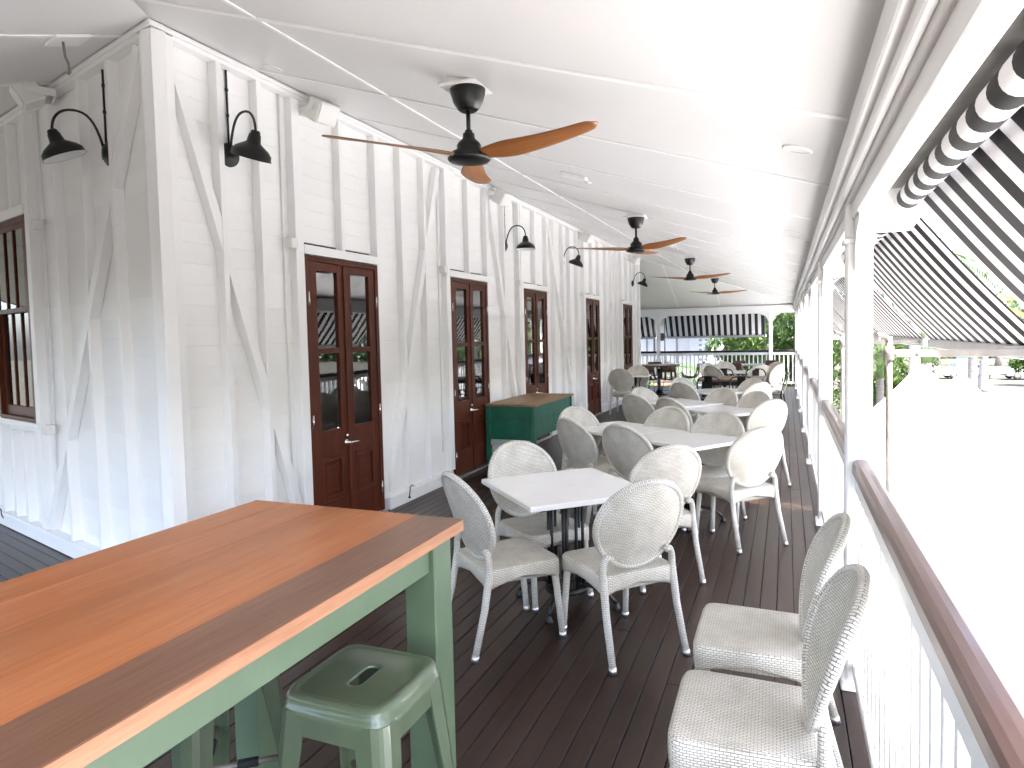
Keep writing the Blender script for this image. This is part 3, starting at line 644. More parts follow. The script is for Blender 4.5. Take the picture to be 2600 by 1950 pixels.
# ================================================================== THINGS ON THE WALL AND CEILING
def fan_proto():
    t = thing('ceiling_fan', 'x', 'ceiling fan', group='timber bladed ceiling fans')
    # local z = 0 at the underside of the hub disc
    G().lathe([(0.125, 0.030), (0.126, 0.022), (0.115, 0.010), (0.07, 0.001), (0.0, 0.0)][::-1], 28, cap0=False).obj('hub_cover', 'fan_black', t)
    G().lathe([(0.10, 0.028), (0.10, 0.062), (0.070, 0.066), (0.071, 0.10), (0.062, 0.116), (0.036, 0.140), (0.034, 0.168), (0.022, 0.172), (0.022, 0.186)], 24).obj('motor_housing', 'fan_black', t)
    G().tube([(0, 0, 0.18), (0, 0, 0.31)], 0.0125, 10).obj('rod', 'fan_black', t)
    G().lathe([(0.03, 0.298), (0.045, 0.294), (0.060, 0.305), (0.085, 0.345), (0.100, 0.395), (0.103, 0.418)], 28).obj('canopy', 'fan_black', t)
    z0 = 0.419; b = G().box(-0.125, 0.125, -0.125, 0.125, z0, z0+0.014, 0.002)
    zt = lambda x: z0+0.075-KC*x
    A = [b.bm.verts.new((x, y, z0+.0145)) for x, y in ((-.09, -.09), (.09, -.09), (.09, .09), (-.09, .09))]; B = [b.bm.verts.new((x, y, max(zt(x), z0+.016))) for x, y in ((-.09, -.09), (.09, -.09), (.09, .09), (-.09, .09))]
    b.face(A[::-1]); b.face(B); [b.face([A[i], A[(i+1) % 4], B[(i+1) % 4], B[i]]) for i in range(4)]
    b.obj('mounting_block', 'white_paint', t)
    # blade along +x: chord swells past the root, rounded tip, twist washes out, tip lifts
    rings = []; N = 18
    for i in range(N+1):
        q = i/N; r = 0.055+0.775*q
        ch = 0.055+0.095*math.sin(min(q/0.32, 1)*math.pi/2) - 0.045*max(q-0.32, 0)/0.68
        if q > 0.90: ch *= math.sqrt(max(1-((q-0.90)/0.105)**2, 0.02))
        tw = -(R(20)*(1-q)**1.0+R(8)); sweep = 0.030*math.sin(q*math.pi)-0.02*q; lift = 0.042+0.028*q*q
        th = 0.016*(1-0.65*q)+0.003
        ring = []
        for k in range(10):
            a = 2*math.pi*k/10; u = math.cos(a)*ch/2; v = math.sin(a)*th/2*(1-0.15*math.cos(a))
            ring.append((r, sweep+u*math.cos(tw)-v*math.sin(tw), lift+u*math.sin(tw)+v*math.cos(tw)))
        rings.append(ring)
    bl = G().loft(rings).mesh('blade', 'fan_wood')
    for k in range(3): new_obj('blade', bl, None, t, rot=(0, 0, R(120*k)))
    return t
FAN = fan_proto()
fans = [(-1.495, 3.14, 2.534, -11, 'nearest ceiling fan with orange brown timber blades'), (-1.495, 7.28, 2.517, -25, 'second ceiling fan along the veranda, one blade pointing left at a wall lamp'), (-1.495, 11.70, 2.51, -12, 'third ceiling fan from the front with dark timber blades'), (-1.51, 16.15, 2.486, 0, 'small far ceiling fan right of the third with level blades'), (-4.75, 19.1, 2.60, 30, 'pale ceiling fan half hidden beyond the end of the wall')]
for i, (x, y, z, a, t) in enumerate(fans):
    o = FAN if i == 0 else copy_tree(FAN)
    o.location = (x, y, z); o['label'] = t; o.scale = (.882, .882, .882)
    for ch in o.children:
        if ch.name.startswith('blade'): ch.rotation_euler[2] += R(a)
        if ch.name.startswith('mounting') and i == 4: ch.scale = (0.8, 0.8, 1.6)

def lamp_proto(tilt):
    """gooseneck lamp: back plate on the wall (x = 0), arm out along +x"""
    t = thing('wall_lamp', 'x', 'wall lamp', group='black gooseneck wall lamps')
    T = Matrix.Rotation(R(90), 4, 'Y')
    G().lathe([(0.082, 0.0), (0.082, 0.008), (0.074, 0.016), (0.066, 0.017), (0.060, 0.026), (0.050, 0.028), (0.044, 0.038), (0.0, 0.040)], 26, mtx=T).obj('back_plate', 'black_metal', t)
    pts = bezier((0.03, 0, 0.04), (0.07, 0, 0.22), (0.12, 0, 0.26), (0.19, 0, 0.26), 8)[:-1] + bezier((0.19, 0, 0.26), (0.28, 0, 0.26), (0.325, 0, 0.19), (0.318, 0, 0.09), 8)
    G().tube(pts, 0.0085, 8).obj('arm', 'black_metal', t)
    S = Matrix.Translation((0.318, 0, 0.10)) @ Matrix.Rotation(R(tilt), 4, 'Y')
    prof = [(0.022, 0.012), (0.030, 0.004), (0.033, -0.012), (0.038, -0.018), (0.046, -0.068), (0.060, -0.078), (0.105, -0.108), (0.128, -0.135), (0.131, -0.165), (0.137, -0.170)]
    sh = G().lathe(prof, 30, mtx=S, cap1=False).obj('shade', 'black_metal', t)
    G().lathe([(0.134, -0.169), (0.126, -0.160), (0.122, -0.136), (0.098, -0.112), (0.05, -0.086), (0.0, -0.08)], 30, mtx=S, cap0=False, cap1=False).obj('reflector', 'lamp_inner', sh)
    return t
L1 = lamp_proto(22); L2 = lamp_proto(0)
def conduit_for(o, h):
    if h: G().tube([(0.012, 0, 0.07), (0.012, 0, h)], 0.008, 6).lathe([(0.011, h*.45), (0.011, h*.45+.02)], 8, (0.012, 0, 0)).lathe([(0.011, h*.75), (0.011, h*.75+.02)], 8, (0.012, 0, 0)).obj('conduit', 'black_metal', o)
specs = [(L1, (XB, 3.655, 2.95), R(-12), 'black gooseneck lamp right of the building corner, left of the nearest fan', .58), (L2, (XB, 8.61, 2.89), 0, 'black gooseneck lamp hanging level above the second doors', .55), (L1, (XB, 11.17, 2.89), 0, 'black gooseneck lamp behind the left blade of the second fan', 0), (L1, (XB+.065, 16.66, 2.87), 0, 'small black gooseneck lamp at the far end of the wall', 0)]
used = set()
for pr_, loc, rz, t, h in specs:
    o = pr_ if id(pr_) not in used else copy_tree(pr_)
    if id(pr_) not in used: used.add(id(pr_))
    o.location = loc; o.rotation_euler = (0, 0, rz); o['label'] = t; o['conduit_height'] = h
q = PC+LD*0.845+LN*(-0.07); o = copy_tree(L1); o.location = (q.x, q.y, 2.965); o.rotation_euler = (0, 0, math.atan2(LN.y, LN.x)+R(-14)); o['label'] = 'black gooseneck lamp on the left wall showing its white inside'; o['conduit_height'] = .6
for o in [o for o in COL.objects if o.name.startswith('wall_lamp')]:
    h = o['conduit_height']; del o['conduit_height']; conduit_for(o, h)

def speaker_proto():
    t = thing('loudspeaker', 'x', 'loudspeaker', group='white wall speakers')
    T = Matrix.Translation((0.17, 0, -0.02)) @ Matrix.Rotation(R(30), 4, 'Y')
    b = G().box(-.085, .065, -.10, .10, -.085, .085, 0.012, T, 2).obj('cabinet', 'speaker_white', t)
    G().box(.066, .074, -.088, .088, -.073, .073, 0.004, T).obj('grille', 'speaker_white', b)
    g = G()
    for s in (-1, 1): g.box(0.0, .20, s*.108-.003, s*.108+.003, -.035, .02, 0.002)
    g.box(0.0, 0.012, -.111, .111, -.035, .02, 0.002); g.obj('bracket', 'speaker_white', t)
    k = G()
    for s in (-1, 1): k.lathe([(0.018, -.006), (.018, .006)], 12, mtx=Matrix.Translation((.17, s*.113, -.008)) @ Matrix.Rotation(R(90), 4, 'X'))
    k.obj('knob', 'speaker_white', t); return t
SP = speaker_proto()
ql = PC+LD*1.55+LN*0.0
sps = [((XW-.005, 4.47, 3.46), 0, 'white loudspeaker between the near wall lamp and the fan'), ((XW-.005, 8.10, 3.44), 0, 'white loudspeaker below the rear blade of the nearest fan'), ((XW-.005, 12.12, 3.44), 0, 'white loudspeaker above the fourth doors'), ((XW-.005, 16.35, 3.42), 0, 'white loudspeaker near the far end of the wall'), ((ql.x, ql.y, 3.50), math.atan2(LN.y, LN.x), 'white loudspeaker on the left wall above the window')]
for i, (loc, rz, t) in enumerate(sps):
    o = SP if i == 0 else copy_tree(SP); o.location = loc; o.rotation_euler = (0, 0, rz+R(-14)); o['label'] = t
# recessed downlights, lying in the slope
DLm = G().lathe([(0.050, -.004), (0.058, -.007), (0.064, -.003), (0.064, 0.0)], 24, cap0=False).mesh('trim_ring', 'batten_paint'); DLi = G().lathe([(0.0, 0.0), (0.049, -.002)], 20, cap0=False, cap1=False).mesh('lens', 'speaker_white')
tilt = math.atan(KC)
dls = [(0.05, 3.21, 'nearest recessed downlight by the street side beam'), (0.05, 5.90, 'second recessed downlight by the street side beam'), (0.05, 8.6, 'third recessed downlight by the street side beam'), (0.05, 11.3, 'fourth recessed downlight by the street side beam'), (0.05, 14.0, 'fifth recessed downlight by the street side beam'), (-3.19, 3.67, 'recessed downlight above the near wall lamp'), (-3.19, 6.4, 'recessed downlight above the wall behind the nearest fan'), (-3.19, 9.6, 'recessed downlight above the wall past the second lamp')]
for x, y, t in dls:
    o = thing('downlight', t, 'downlight', (x, y, zmain(x, y)-.001), 0, 'recessed downlights'); o.rotation_euler = (0, tilt, 0)
    new_obj('trim_ring', DLm, None, o); new_obj('lens', DLi, None, o)
for t_, n_, t in ((2.25, 1.0, 'recessed downlight over the left veranda near the hook'), (3.3, 0.7, 'recessed downlight at the left edge above the window')):
    q = PC+LD*t_+LN*n_; o = thing('downlight', t, 'downlight', (q.x, q.y, zleft(q.x, q.y)-.001), 0, 'recessed downlights'); o.rotation_euler = (Matrix.Rotation(math.atan2(LN.y, LN.x), 4, 'Z') @ Matrix.Rotation(tilt, 4, 'Y')).to_euler()
    new_obj('trim_ring', DLm, None, o); new_obj('lens', DLi, None, o)
for y, t in ((5.47, 'white emergency light on the ceiling right of the nearest fan'), (10.35, 'white emergency light on the ceiling past the second fan'), (15.3, 'white emergency light on the ceiling past the third fan')):
    x = -1.62; o = thing('emergency_light', t, 'light fitting', (x, y, zmain(x, y)-.001), 0, 'emergency lights'); o.rotation_euler = (0, tilt, 0)
    G().box(-.13, .10, -.04, .04, -.03, 0.0, 0.006).obj('base', 'batten_paint', o); G().lathe([(0.0, -.05), (.022, -.045), (.03, -.028)], 14, (.12, 0, 0)).obj('lamp_head', 'lamp_inner', o)
q = PC+LD*0.42+LN*0.30; o = thing('hook_plate', 'white plate with a dark hook hanging from the ceiling at the corner', 'hook', (q.x, q.y, zleft(q.x, q.y)-.002)); o.rotation_euler = (Matrix.Rotation(math.atan2(LN.y, LN.x), 4, 'Z') @ Matrix.Rotation(tilt, 4, 'Y')).to_euler()
G().box(-.10, .10, -.10, .10, -.018, 0, 0.003).obj('plate', 'batten_paint', o); G().tube([(0.03, 0, -.018), (0.05, 0, -.10), (.05, .01, -.14), (.055, 0, -.19), (.07, -.01, -.2)], .007, 6).obj('hook', 'galvanised', o)

# ================================================================== FURNITURE
def chair_proto():
    t = thing('wicker_chair', 'x', 'chair', group='cream wicker chairs')
    W, D, N = 0.225, 0.225, 44
    def outline(s, z, arch=0.0):
        r = []
        for i in range(N):
            a = 2*math.pi*i/N; c, q = math.cos(a), math.sin(a); p = 0.22
            x = math.copysign(abs(c)**p, c)*W*s; y = math.copysign(abs(q)**p, q)*D*s
            k = min(abs(x)/(W*s), abs(y)/(D*s)); r.append((x*(1+0.03*(y/D)), y, z + arch*(1-k**2)))
        return r
    G().loft([outline(0.80, 0.340, 0.03), outline(0.955, 0.342, 0.052), outline(0.985, 0.338, 0.052), outline(1.0, 0.352, 0.048), outline(1.005, 0.405), outline(1.0, 0.435), outline(0.965, 0.449), outline(0.90, 0.452), outline(0.5, 0.447)]).obj('seat', 'wicker_seat', t)
    def leg(pts, r, foot):
        o = G().tube(pts, r, 10).obj('leg', 'wicker_leg', t)
        f = Vector(foot); d = (Vector(pts[-2])-Vector(pts[-1])).normalized()
        G().tube([f, f+d*0.034], 0.0195, 12).obj('foot_cap', 'aluminium', o)
    for s in (-1, 1):
        leg([(s*.192, .19, .40), (s*.198, .212, .2), (s*.203, .230, .03)], [0.020, 0.0185, 0.0175], (s*.204, .233, 0))
        leg(bezier((s*.160, -.212, .527), (s*.192, -.208, .560), (s*.214, -.206, .515), (s*.208, -.205, .43), 8)[:-1] + [(s*.208, -.206, .43), (s*.212, -.238, .25), (s*.219, -.298, .03)], [0.016]+[0.018]*7+[0.021, 0.019, 0.0175], (s*.220, -.306, 0))
    a_, b_, cz, tl = 0.248, 0.240, 0.690, R(18)
    def P(u, v, off):                       # oval back: wraps forward at the sides, leans back
        x = a_*u; h = b_*v; y = 0.050*u*u + 0.012*v*v + off
        return (x, -0.262 + y*math.cos(tl) - h*math.sin(tl), cz + h*math.cos(tl) + y*math.sin(tl))
    g = G(); n = 40
    for off, flip in ((-0.010, True), (0.010, False)):
        prev = None; cvt = g.bm.verts.new(P(0, 0, off))
        for ri in range(1, 7):
            r = ri/6; ring = [g.bm.verts.new(P(r*math.cos(2*math.pi*k/n), r*math.sin(2*math.pi*k/n), off)) for k in range(n)]
            for k in range(n):
                f = g.face([cvt, ring[k], ring[(k+1) % n]] if prev is None else [prev[k], ring[k], ring[(k+1) % n], prev[(k+1) % n]], True)
            prev = ring
    br = g.obj('backrest', 'wicker', t)
    rim = [P(1.0*math.cos(2*math.pi*k/48), 1.0*math.sin(2*math.pi*k/48), 0) for k in range(49)]
    G().tube(rim, 0.0175, 10, cap=False).obj('rim', 'wicker_rim', br)
    return t
CH = chair_proto()
CHG = 'cream wicker chairs'
def place(o, top, face):
    f = R(face); d = Vector((math.cos(f), math.sin(f), 0)); k = 1.0 if top[0] > .15 else 0.965
    p = Vector((top[0]*k, top[1]*k, 0)) + d*0.338
    o.location = p; o.rotation_euler = (0, 0, f-R(90))
CHAIRS = [
 ((-1.71, 3.21), 50, 'cream wicker chair seen side on between the bar table and nearest white table'),
 ((-1.77, 4.33), -38, 'cream wicker chair facing us behind the nearest white table'),
 ((-0.62, 3.35), 136, 'cream wicker chair with its back to us in front of the nearest white table'),
 ((-0.67, 4.42), 130, 'cream wicker chair right behind the front one, also with its back to us'),
 ((-2.03, 6.55), -34, 'cream wicker chair at the left end of the second long white table, facing us'),
 ((-1.81, 5.64), 53, 'cream wicker chair seen edge on at the near left of the second table'),
 ((-1.27, 5.35), 62, 'cream wicker chair mid near side of the second table, its back to us'),
 ((-0.14, 5.45), 134, 'bright cream wicker chair standing clear at the right end of the second table'),
 ((-1.04, 6.74), -117, 'cream wicker chair on the far side of the second table, left of two'),
 ((-0.54, 6.44), -113, 'cream wicker chair on the far side of the second table, right of two'),
 ((-1.85, 9.06), -38, 'cream wicker chair facing us at the left end of the third tables'),
 ((-1.73, 8.03), 57, 'shaded wicker chair at the near left of the third tables, back to us'),
 ((-1.27, 7.69), 53, 'shaded wicker chair near the third tables, half hidden by a chair in front'),
 ((-0.72, 9.09), -123, 'cream wicker chair behind the third tables, left of two facing us'),
 ((-0.29, 8.62), -130, 'cream wicker chair behind the third tables, right of two facing us'),
 ((-0.10, 7.63), 135, 'bright cream wicker chair at the right end of the third tables, back to us'),
 ((-1.61, 11.07), -42, 'cream wicker chair facing us at the far left of the fourth table'),
 ((-1.45, 10.02), 56, 'shaded wicker chair at the near left of the fourth table, back to us'),
 ((-0.31, 10.12), 133, 'bright cream wicker chair at the near right of the fourth table'),
 ((-0.43, 11.00), -131, 'cream wicker chair at the far right of the fourth table, before the black chairs'),
 ((-3.20, 13.70), 88, 'shaded wicker chair by the wall with its back to us at the small wall table'),
 ((-3.08, 15.05), -90, 'cream wicker chair beyond the small wall table, facing us'),
 ((-1.72, 16.31), -45, 'pale wicker chair facing us at the back left of the far white table'),
 ((-1.51, 14.93), 55, 'grey looking wicker chair at the near left of the far white table'),
 ((-1.36, 16.75), -85, 'pale wicker chair behind the far white table, in the middle'),
 ((-0.46, 15.20), 120, 'pale wicker chair at the near right of the far white table'),
 ((-0.15, 16.53), -135, 'pale wicker chair back right of the far white table by the street rail'),
 ((-0.08, 15.45), 150, 'pale wicker chair at the right end of the far white table behind the black chair'),
 ((0.225, 2.80), 180, 'wicker chair against the near balustrade, the farther of two'),
 ((0.225, 2.18), 181, 'wicker chair against the near balustrade, closest to the camera at the bottom right'),
]
for i, (top, f, t) in enumerate(CHAIRS):
    o = CH if i == 0 else copy_tree(CH); o['label'] = t; place(o, top, f)

def table_proto(w_, d_, name='white_table', topmat='quartz'):
    t = thing(name, 'x', 'table', group='white dining tables')
    G().box(-w_/2, w_/2, -d_/2, d_/2, 0.70, 0.73, 0.004).obj('table_top', topmat, t)
    G().box(-.16, .16, -.16, .16, 0.685, 0.699).obj('top_plate', 'black_metal', t)
    for k in range(8):
        a = 2*math.pi*k/8+.2; G().tube([(0.105*math.cos(a), .105*math.sin(a), .10), (.105*math.cos(a), .105*math.sin(a), .688)], 0.0105, 8).obj('column_rod', 'black_metal', t)
    G().lathe([(.019, .10), (.019, .688)], 14).obj('column', 'black_metal', t)
    G().lathe([(.125, .085), (.13, .095), (.125, .112), (.1, .116)], 20).obj('collar', 'black_metal', t)
    for k in range(4):
        a = R(45+90*k); c, s = math.cos(a), math.sin(a)
        o = G().tube([(r*c, r*s, z) for r, z in ((.07, .11), (.14, .128), (.21, .115), (.27, .08), (.31, .04))], [.020, .019, .017, .015, .014], 8, flat=0.8).obj('leg', 'black_metal', t)
        G().lathe([(.022, 0), (.026, .006), (.02, .02), (.012, .03), (.016, .042)], 12, (.315*c, .315*s, 0)).obj('foot', 'black_metal', o)
    return t
T80 = table_proto(.80, .80); T87 = table_proto(.81, .70); T60 = table_proto(.6, .6)
def tput(p, first, x, y, rot, label):
    o = p if first else copy_tree(p); o.location = (x, y, 0); o.rotation_euler = (0, 0, R(rot)); o['label'] = label; return o
tput(T80, True, -1.252, 3.865, 44, 'nearest square white table in front of the green cabinet')
u = Vector((math.cos(R(-34.4)), math.sin(R(-34.4))))
c2 = Vector((-1.145, 6.14))
tput(T87, True, *(c2-u*.406), -34.4, 'left half of the second long white table'); tput(T87, False, *(c2+u*.406), -34.4, 'right half of the second long white table')
u3 = Vector((math.cos(R(-42)), math.sin(R(-42)))); c3 = Vector((-0.935, 8.43))
o = tput(T87, False, *(c3-u3*.42), -42, 'slightly taller left table of the third group, striped by reflections'); o.scale = (1, 1, 1.022)
tput(T87, False, *(c3+u3*.40), -42, 'right table of the third group')
tput(T80, False, -.95, 10.72, 45, 'fourth white table in front of the black metal chairs')
tput(T60, True, -3.0, 14.38, 5, 'small white table against the wall between two wicker chairs')
tput(T80, False, -1.22, 15.72, 0, 'left half of the far white table behind the brown one'); tput(T80, False, -.41, 15.72, 0, 'right half of the far white table behind the brown one')

# brown table with black metal chairs
t = thing('brown_table', 'brown timber dining table surrounded by black metal chairs', 'table', (-.93, 13.42, 0))
G().box(-.58, .58, -.55, .55, .71, .75, .004).obj('table_top', 'brown_table', t); G().box(-.50, .50, -.45, .45, .63, .709, .003).obj('apron', 'black_metal', t)
for sx in (-1, 1):
    for sy in (-1, 1): G().box(sx*.5-.03, sx*.5+.03, sy*.45-.03, sy*.45+.03, 0, .70, .004).obj('leg', 'black_metal', t)
def metal_chair():
    t = thing('metal_chair', 'x', 'chair', group='black metal chairs')
    G().box(-.18, .18, -.18, .18, .435, .45, .007, None, 2).obj('seat', 'black_metal', t)
    hoop = [(-.185, -.17, .45)] + bezier((-.195, -.20, .60), (-.205, -.27, .86), (-.14, -.285, .845), (0, -.29, .85), 8) + bezier((0, -.29, .85), (.14, -.285, .845), (.205, -.27, .86), (.195, -.20, .60), 8)[1:] + [(.185, -.17, .45)]
    G().tube(hoop, .0115, 8).obj('back_frame', 'black_metal', t)
    G().loft([[(x, y, z) for x, y, z in ((-.055, -.176, .45), (.055, -.176, .45), (.055, -.182, .45), (-.055, -.182, .45))], [(-.062, -.245, .66), (.062, -.245, .66), (.062, -.251, .66), (-.062, -.251, .66)], [(-.068, -.283, .842), (.068, -.283, .842), (.068, -.289, .842), (-.068, -.289, .842)]], smooth=False).obj('splat', 'black_metal', t)
    for sx in (-1, 1):
        for sy in (-1, 1): G().tube([(sx*.16, sy*.16, .44), (sx*.205, sy*.22, 0)], [.018, .012], 6).obj('leg', 'black_metal', t)
    return t
MC = metal_chair()
for i, (x, y, f, l) in enumerate([(-1.26, 12.45, 90, 'left black metal chair with its back to us at the brown table'), (-.71, 12.45, 90, 'right black metal chair with its back to us at the brown table'), (-1.20, 14.35, -90, 'left black metal chair facing us behind the brown table'), (-.57, 14.35, -90, 'right black metal chair facing us behind the brown table'), (-1.62, 13.55, 10, 'black metal chair at the left end of the brown table'), (-.22, 13.45, 172, 'black metal chair seen side on at the right end of the brown table')]):
    o = MC if i == 0 else copy_tree(MC); o.location = (x, y, 0); o.rotation_euler = (0, 0, R(f-90)); o['label'] = l

# high round table and brown shell chairs
def high_table(label, x, y, r=.55, h=.78):
    t = thing('round_table', label, 'table', (x, y, 0), 0, 'dark round tables')
    G().lathe([(r-.01, h-.03), (r, h-.022), (r, h-.006), (r-.006, h)], 36).obj('table_top', 'brown_table', t)
    G().lathe([(.09, h-.10), (.05, h-.13), (.035, h-.25), (.05, h-.33), (.036, h-.42), (.034, .25), (.05, .14), (.09, .06)], 16).obj('column', 'black_metal', t)
    G().box(-.22, .22, -.22, .22, 0, .025, .004).lathe([(.13, .026), (.10, .05), (.06, .075)], 16).obj('base', 'black_metal', t)
high_table('dark round pedestal table at the far end with brown shell chairs', -3.12, 17.95)
def shell_chair(h=.45):
    t = thing('shell_chair', 'x', 'chair', group='brown shell chairs with slotted backs')
    g = G(); prof = [(.20, .0), (.10, -.02), (-.05, -.025), (-.15, .0), (-.20, .09), (-.225, .20), (-.245, .36)]
    for off in (0,):
        rows = []
        for j, (y, z) in enumerate(prof):
            wd = .20 if j < 3 else .215-.012*(j-3); rows.append([(wd*(-1+2*i/8), y+(.05 if j >= 3 else 0)*(abs(-1+2*i/8)**2), h+z+(.04 if j < 4 else 0)*(abs(-1+2*i/8)**2)) for i in range(9)])
        V = [[g.bm.verts.new(p) for p in r] for r in rows]
        for j in range(len(V)-1):
            for i in range(8):
                if 3 <= j <= 4 and i in (1, 3, 4, 6): continue            # slots through the back
                g.face([V[j][i], V[j][i+1], V[j+1][i+1], V[j+1][i]], True)
    o = g.obj('shell', 'brown_shell', t, recalc=False); sm = o.modifiers.new('thickness', 'SOLIDIFY'); sm.thickness = .008; sm.offset = 0
    for sx in (-1, 1):
        for sy in (-1, 1): G().tube([(sx*.10, sy*.08, h-.03), (sx*.20, sy*.20, 0)], .008, 6).obj('leg', 'black_metal', t)
    G().tube([(-.2, .2, .18), (-.2, -.2, .18), (.2, -.2, .18)], .006, 6).obj('stretcher', 'black_metal', t)
    return t
SC = shell_chair(.45)
for i, (x, y, f, l) in enumerate([(-2.75, 17.15, 100, 'brown shell chair with a slotted back, in front of the round table'), (-2.30, 17.95, 178, 'brown shell chair seen side on right of the round table'), (-3.40, 18.85, -80, 'brown shell chair behind the round table'), (-3.15, 17.05, 70, 'brown shell chair left of the slotted one at the round table'), (-1.10, 18.25, 60, 'brown chair at the left of the farthest table'), (-1.10, 19.35, -60, 'brown chair behind the left of the farthest table'), (-.42, 18.35, 120, 'tan brown chair at the right of the farthest table by the far post'), (-.40, 19.35, -110, 'brown chair behind the farthest table against the rail'), (-1.85, 18.85, 0, 'thin brown chair left of the farthest table')]):
    o = SC if i == 0 else copy_tree(SC); o.location = (x, y, 0); o.rotation_euler = (0, 0, R(f-90)); o['label'] = l
t = thing('grey_table', 'grey topped table at the far end in front of the green tree', 'table', (-.85, 18.85, 0))
G().box(-.62, .62, -.38, .38, .71, .745, .004).obj('table_top', 'grey_sheet', t)
for sx in (-1, 1): G().box(sx*.42-.04, sx*.42+.04, -.04, .04, .02, .709, .004).obj('leg', 'black_metal', t)
for sx in (-1, 1): G().box(sx*.42-.05, sx*.42+.05, -.3, .3, 0, .02, .004).obj('foot_bar', 'black_metal', t)

# green cabinet
t = thing('green_cabinet', 'dark green painted cabinet with a worn timber top against the wall', 'cabinet', (-3.19, 8.47, 0))
for k, (a, b) in enumerate(((-.335, -.12), (-.119, .10), (.101, .355))): G().box(a, b-.0015, -.80, .80, .765, .79, .004).obj('top_plank', 'cabinet_top', t)
for sx, sy in ((-.30, -.76), (.30, -.76), (-.30, .76), (.30, .76)): G().box(sx-.03, sx+.03, sy-.03, sy+.03, 0, .764, .004).obj('leg', 'green_paint', t)
G().box(-.27, .27, -.775, -.755, .60, .763, .003).obj('end_rail', 'green_paint', t); G().box(-.27, .27, -.755, -.742, .34, .60, .002).obj('end_panel', 'green_paint', t); G().box(-.27, .27, -.775, -.755, .27, .339, .002).obj('end_rail', 'grey_sheet', t)
G().box(.285, .315, -.73, .73, .58, .763, .003).obj('front_rail', 'green_paint', t)
for a, b in ((-.729, -.005), (.005, .729)): G().box(.29, .312, a, b, .36, .575, .003).obj('cupboard_door', 'green_paint', t)
for a in (-.06, .06): G().lathe([(.006, 0), (.008, .012), (.014, .022), (.0, .03)], 10, mtx=Matrix.Translation((.312, a, .45)) @ Matrix.Rotation(R(90), 4, 'Y')).obj('knob', 'chrome', t)
G().box(-.315, -.295, -.729, .729, .36, .763).obj('back_panel', 'green_paint', t); G().box(-.27, .27, .742, .755, .36, .763).obj('end_panel', 'green_paint', t)
G().box(-.29, .285, -.74, .74, .345, .359).obj('bottom_shelf', 'green_paint', t)

# bar table in the foreground
t = thing('bar_table', 'tall timber topped bar table with sage green legs in the foreground', 'table', (-1.42, 0.82, 0))
bx = [-.435, -.285, -.115, .075, .265, .435]; yf = 1.13
for k in range(5):
    G().box(bx[k]+.0004, bx[k+1]-.0004, -1.35, yf, 1.012, 1.05, .0010).obj('top_plank', 'bar_wood_dark' if k == 4 else 'bar_wood', t)
G().box(.4345, .437, -1.35, yf-.001, 1.0125, 1.0475, .0008).obj('edge_strip', 'bar_edge', t); G().box(-.434, .434, yf-.0005, yf+.0015, 1.0125, 1.0475, .0006).obj('edge_strip', 'bar_edge', t)
for sx in (-1, 1):
    for y in (yf-.115, -1.2): G().box(sx*.365-.055, sx*.365+.055, y-.055, y+.055, 0, 1.011, .005).obj('leg', 'sage_paint', t)
for sx in (-1, 1): G().box(sx*.385-.018, sx*.385+.018, -1.144, yf-.172, .925, 1.011, .003).obj('apron', 'sage_paint', t)
G().box(-.309, .309, yf-.15, yf-.114, .925, 1.011, .003).obj('apron', 'sage_paint', t)

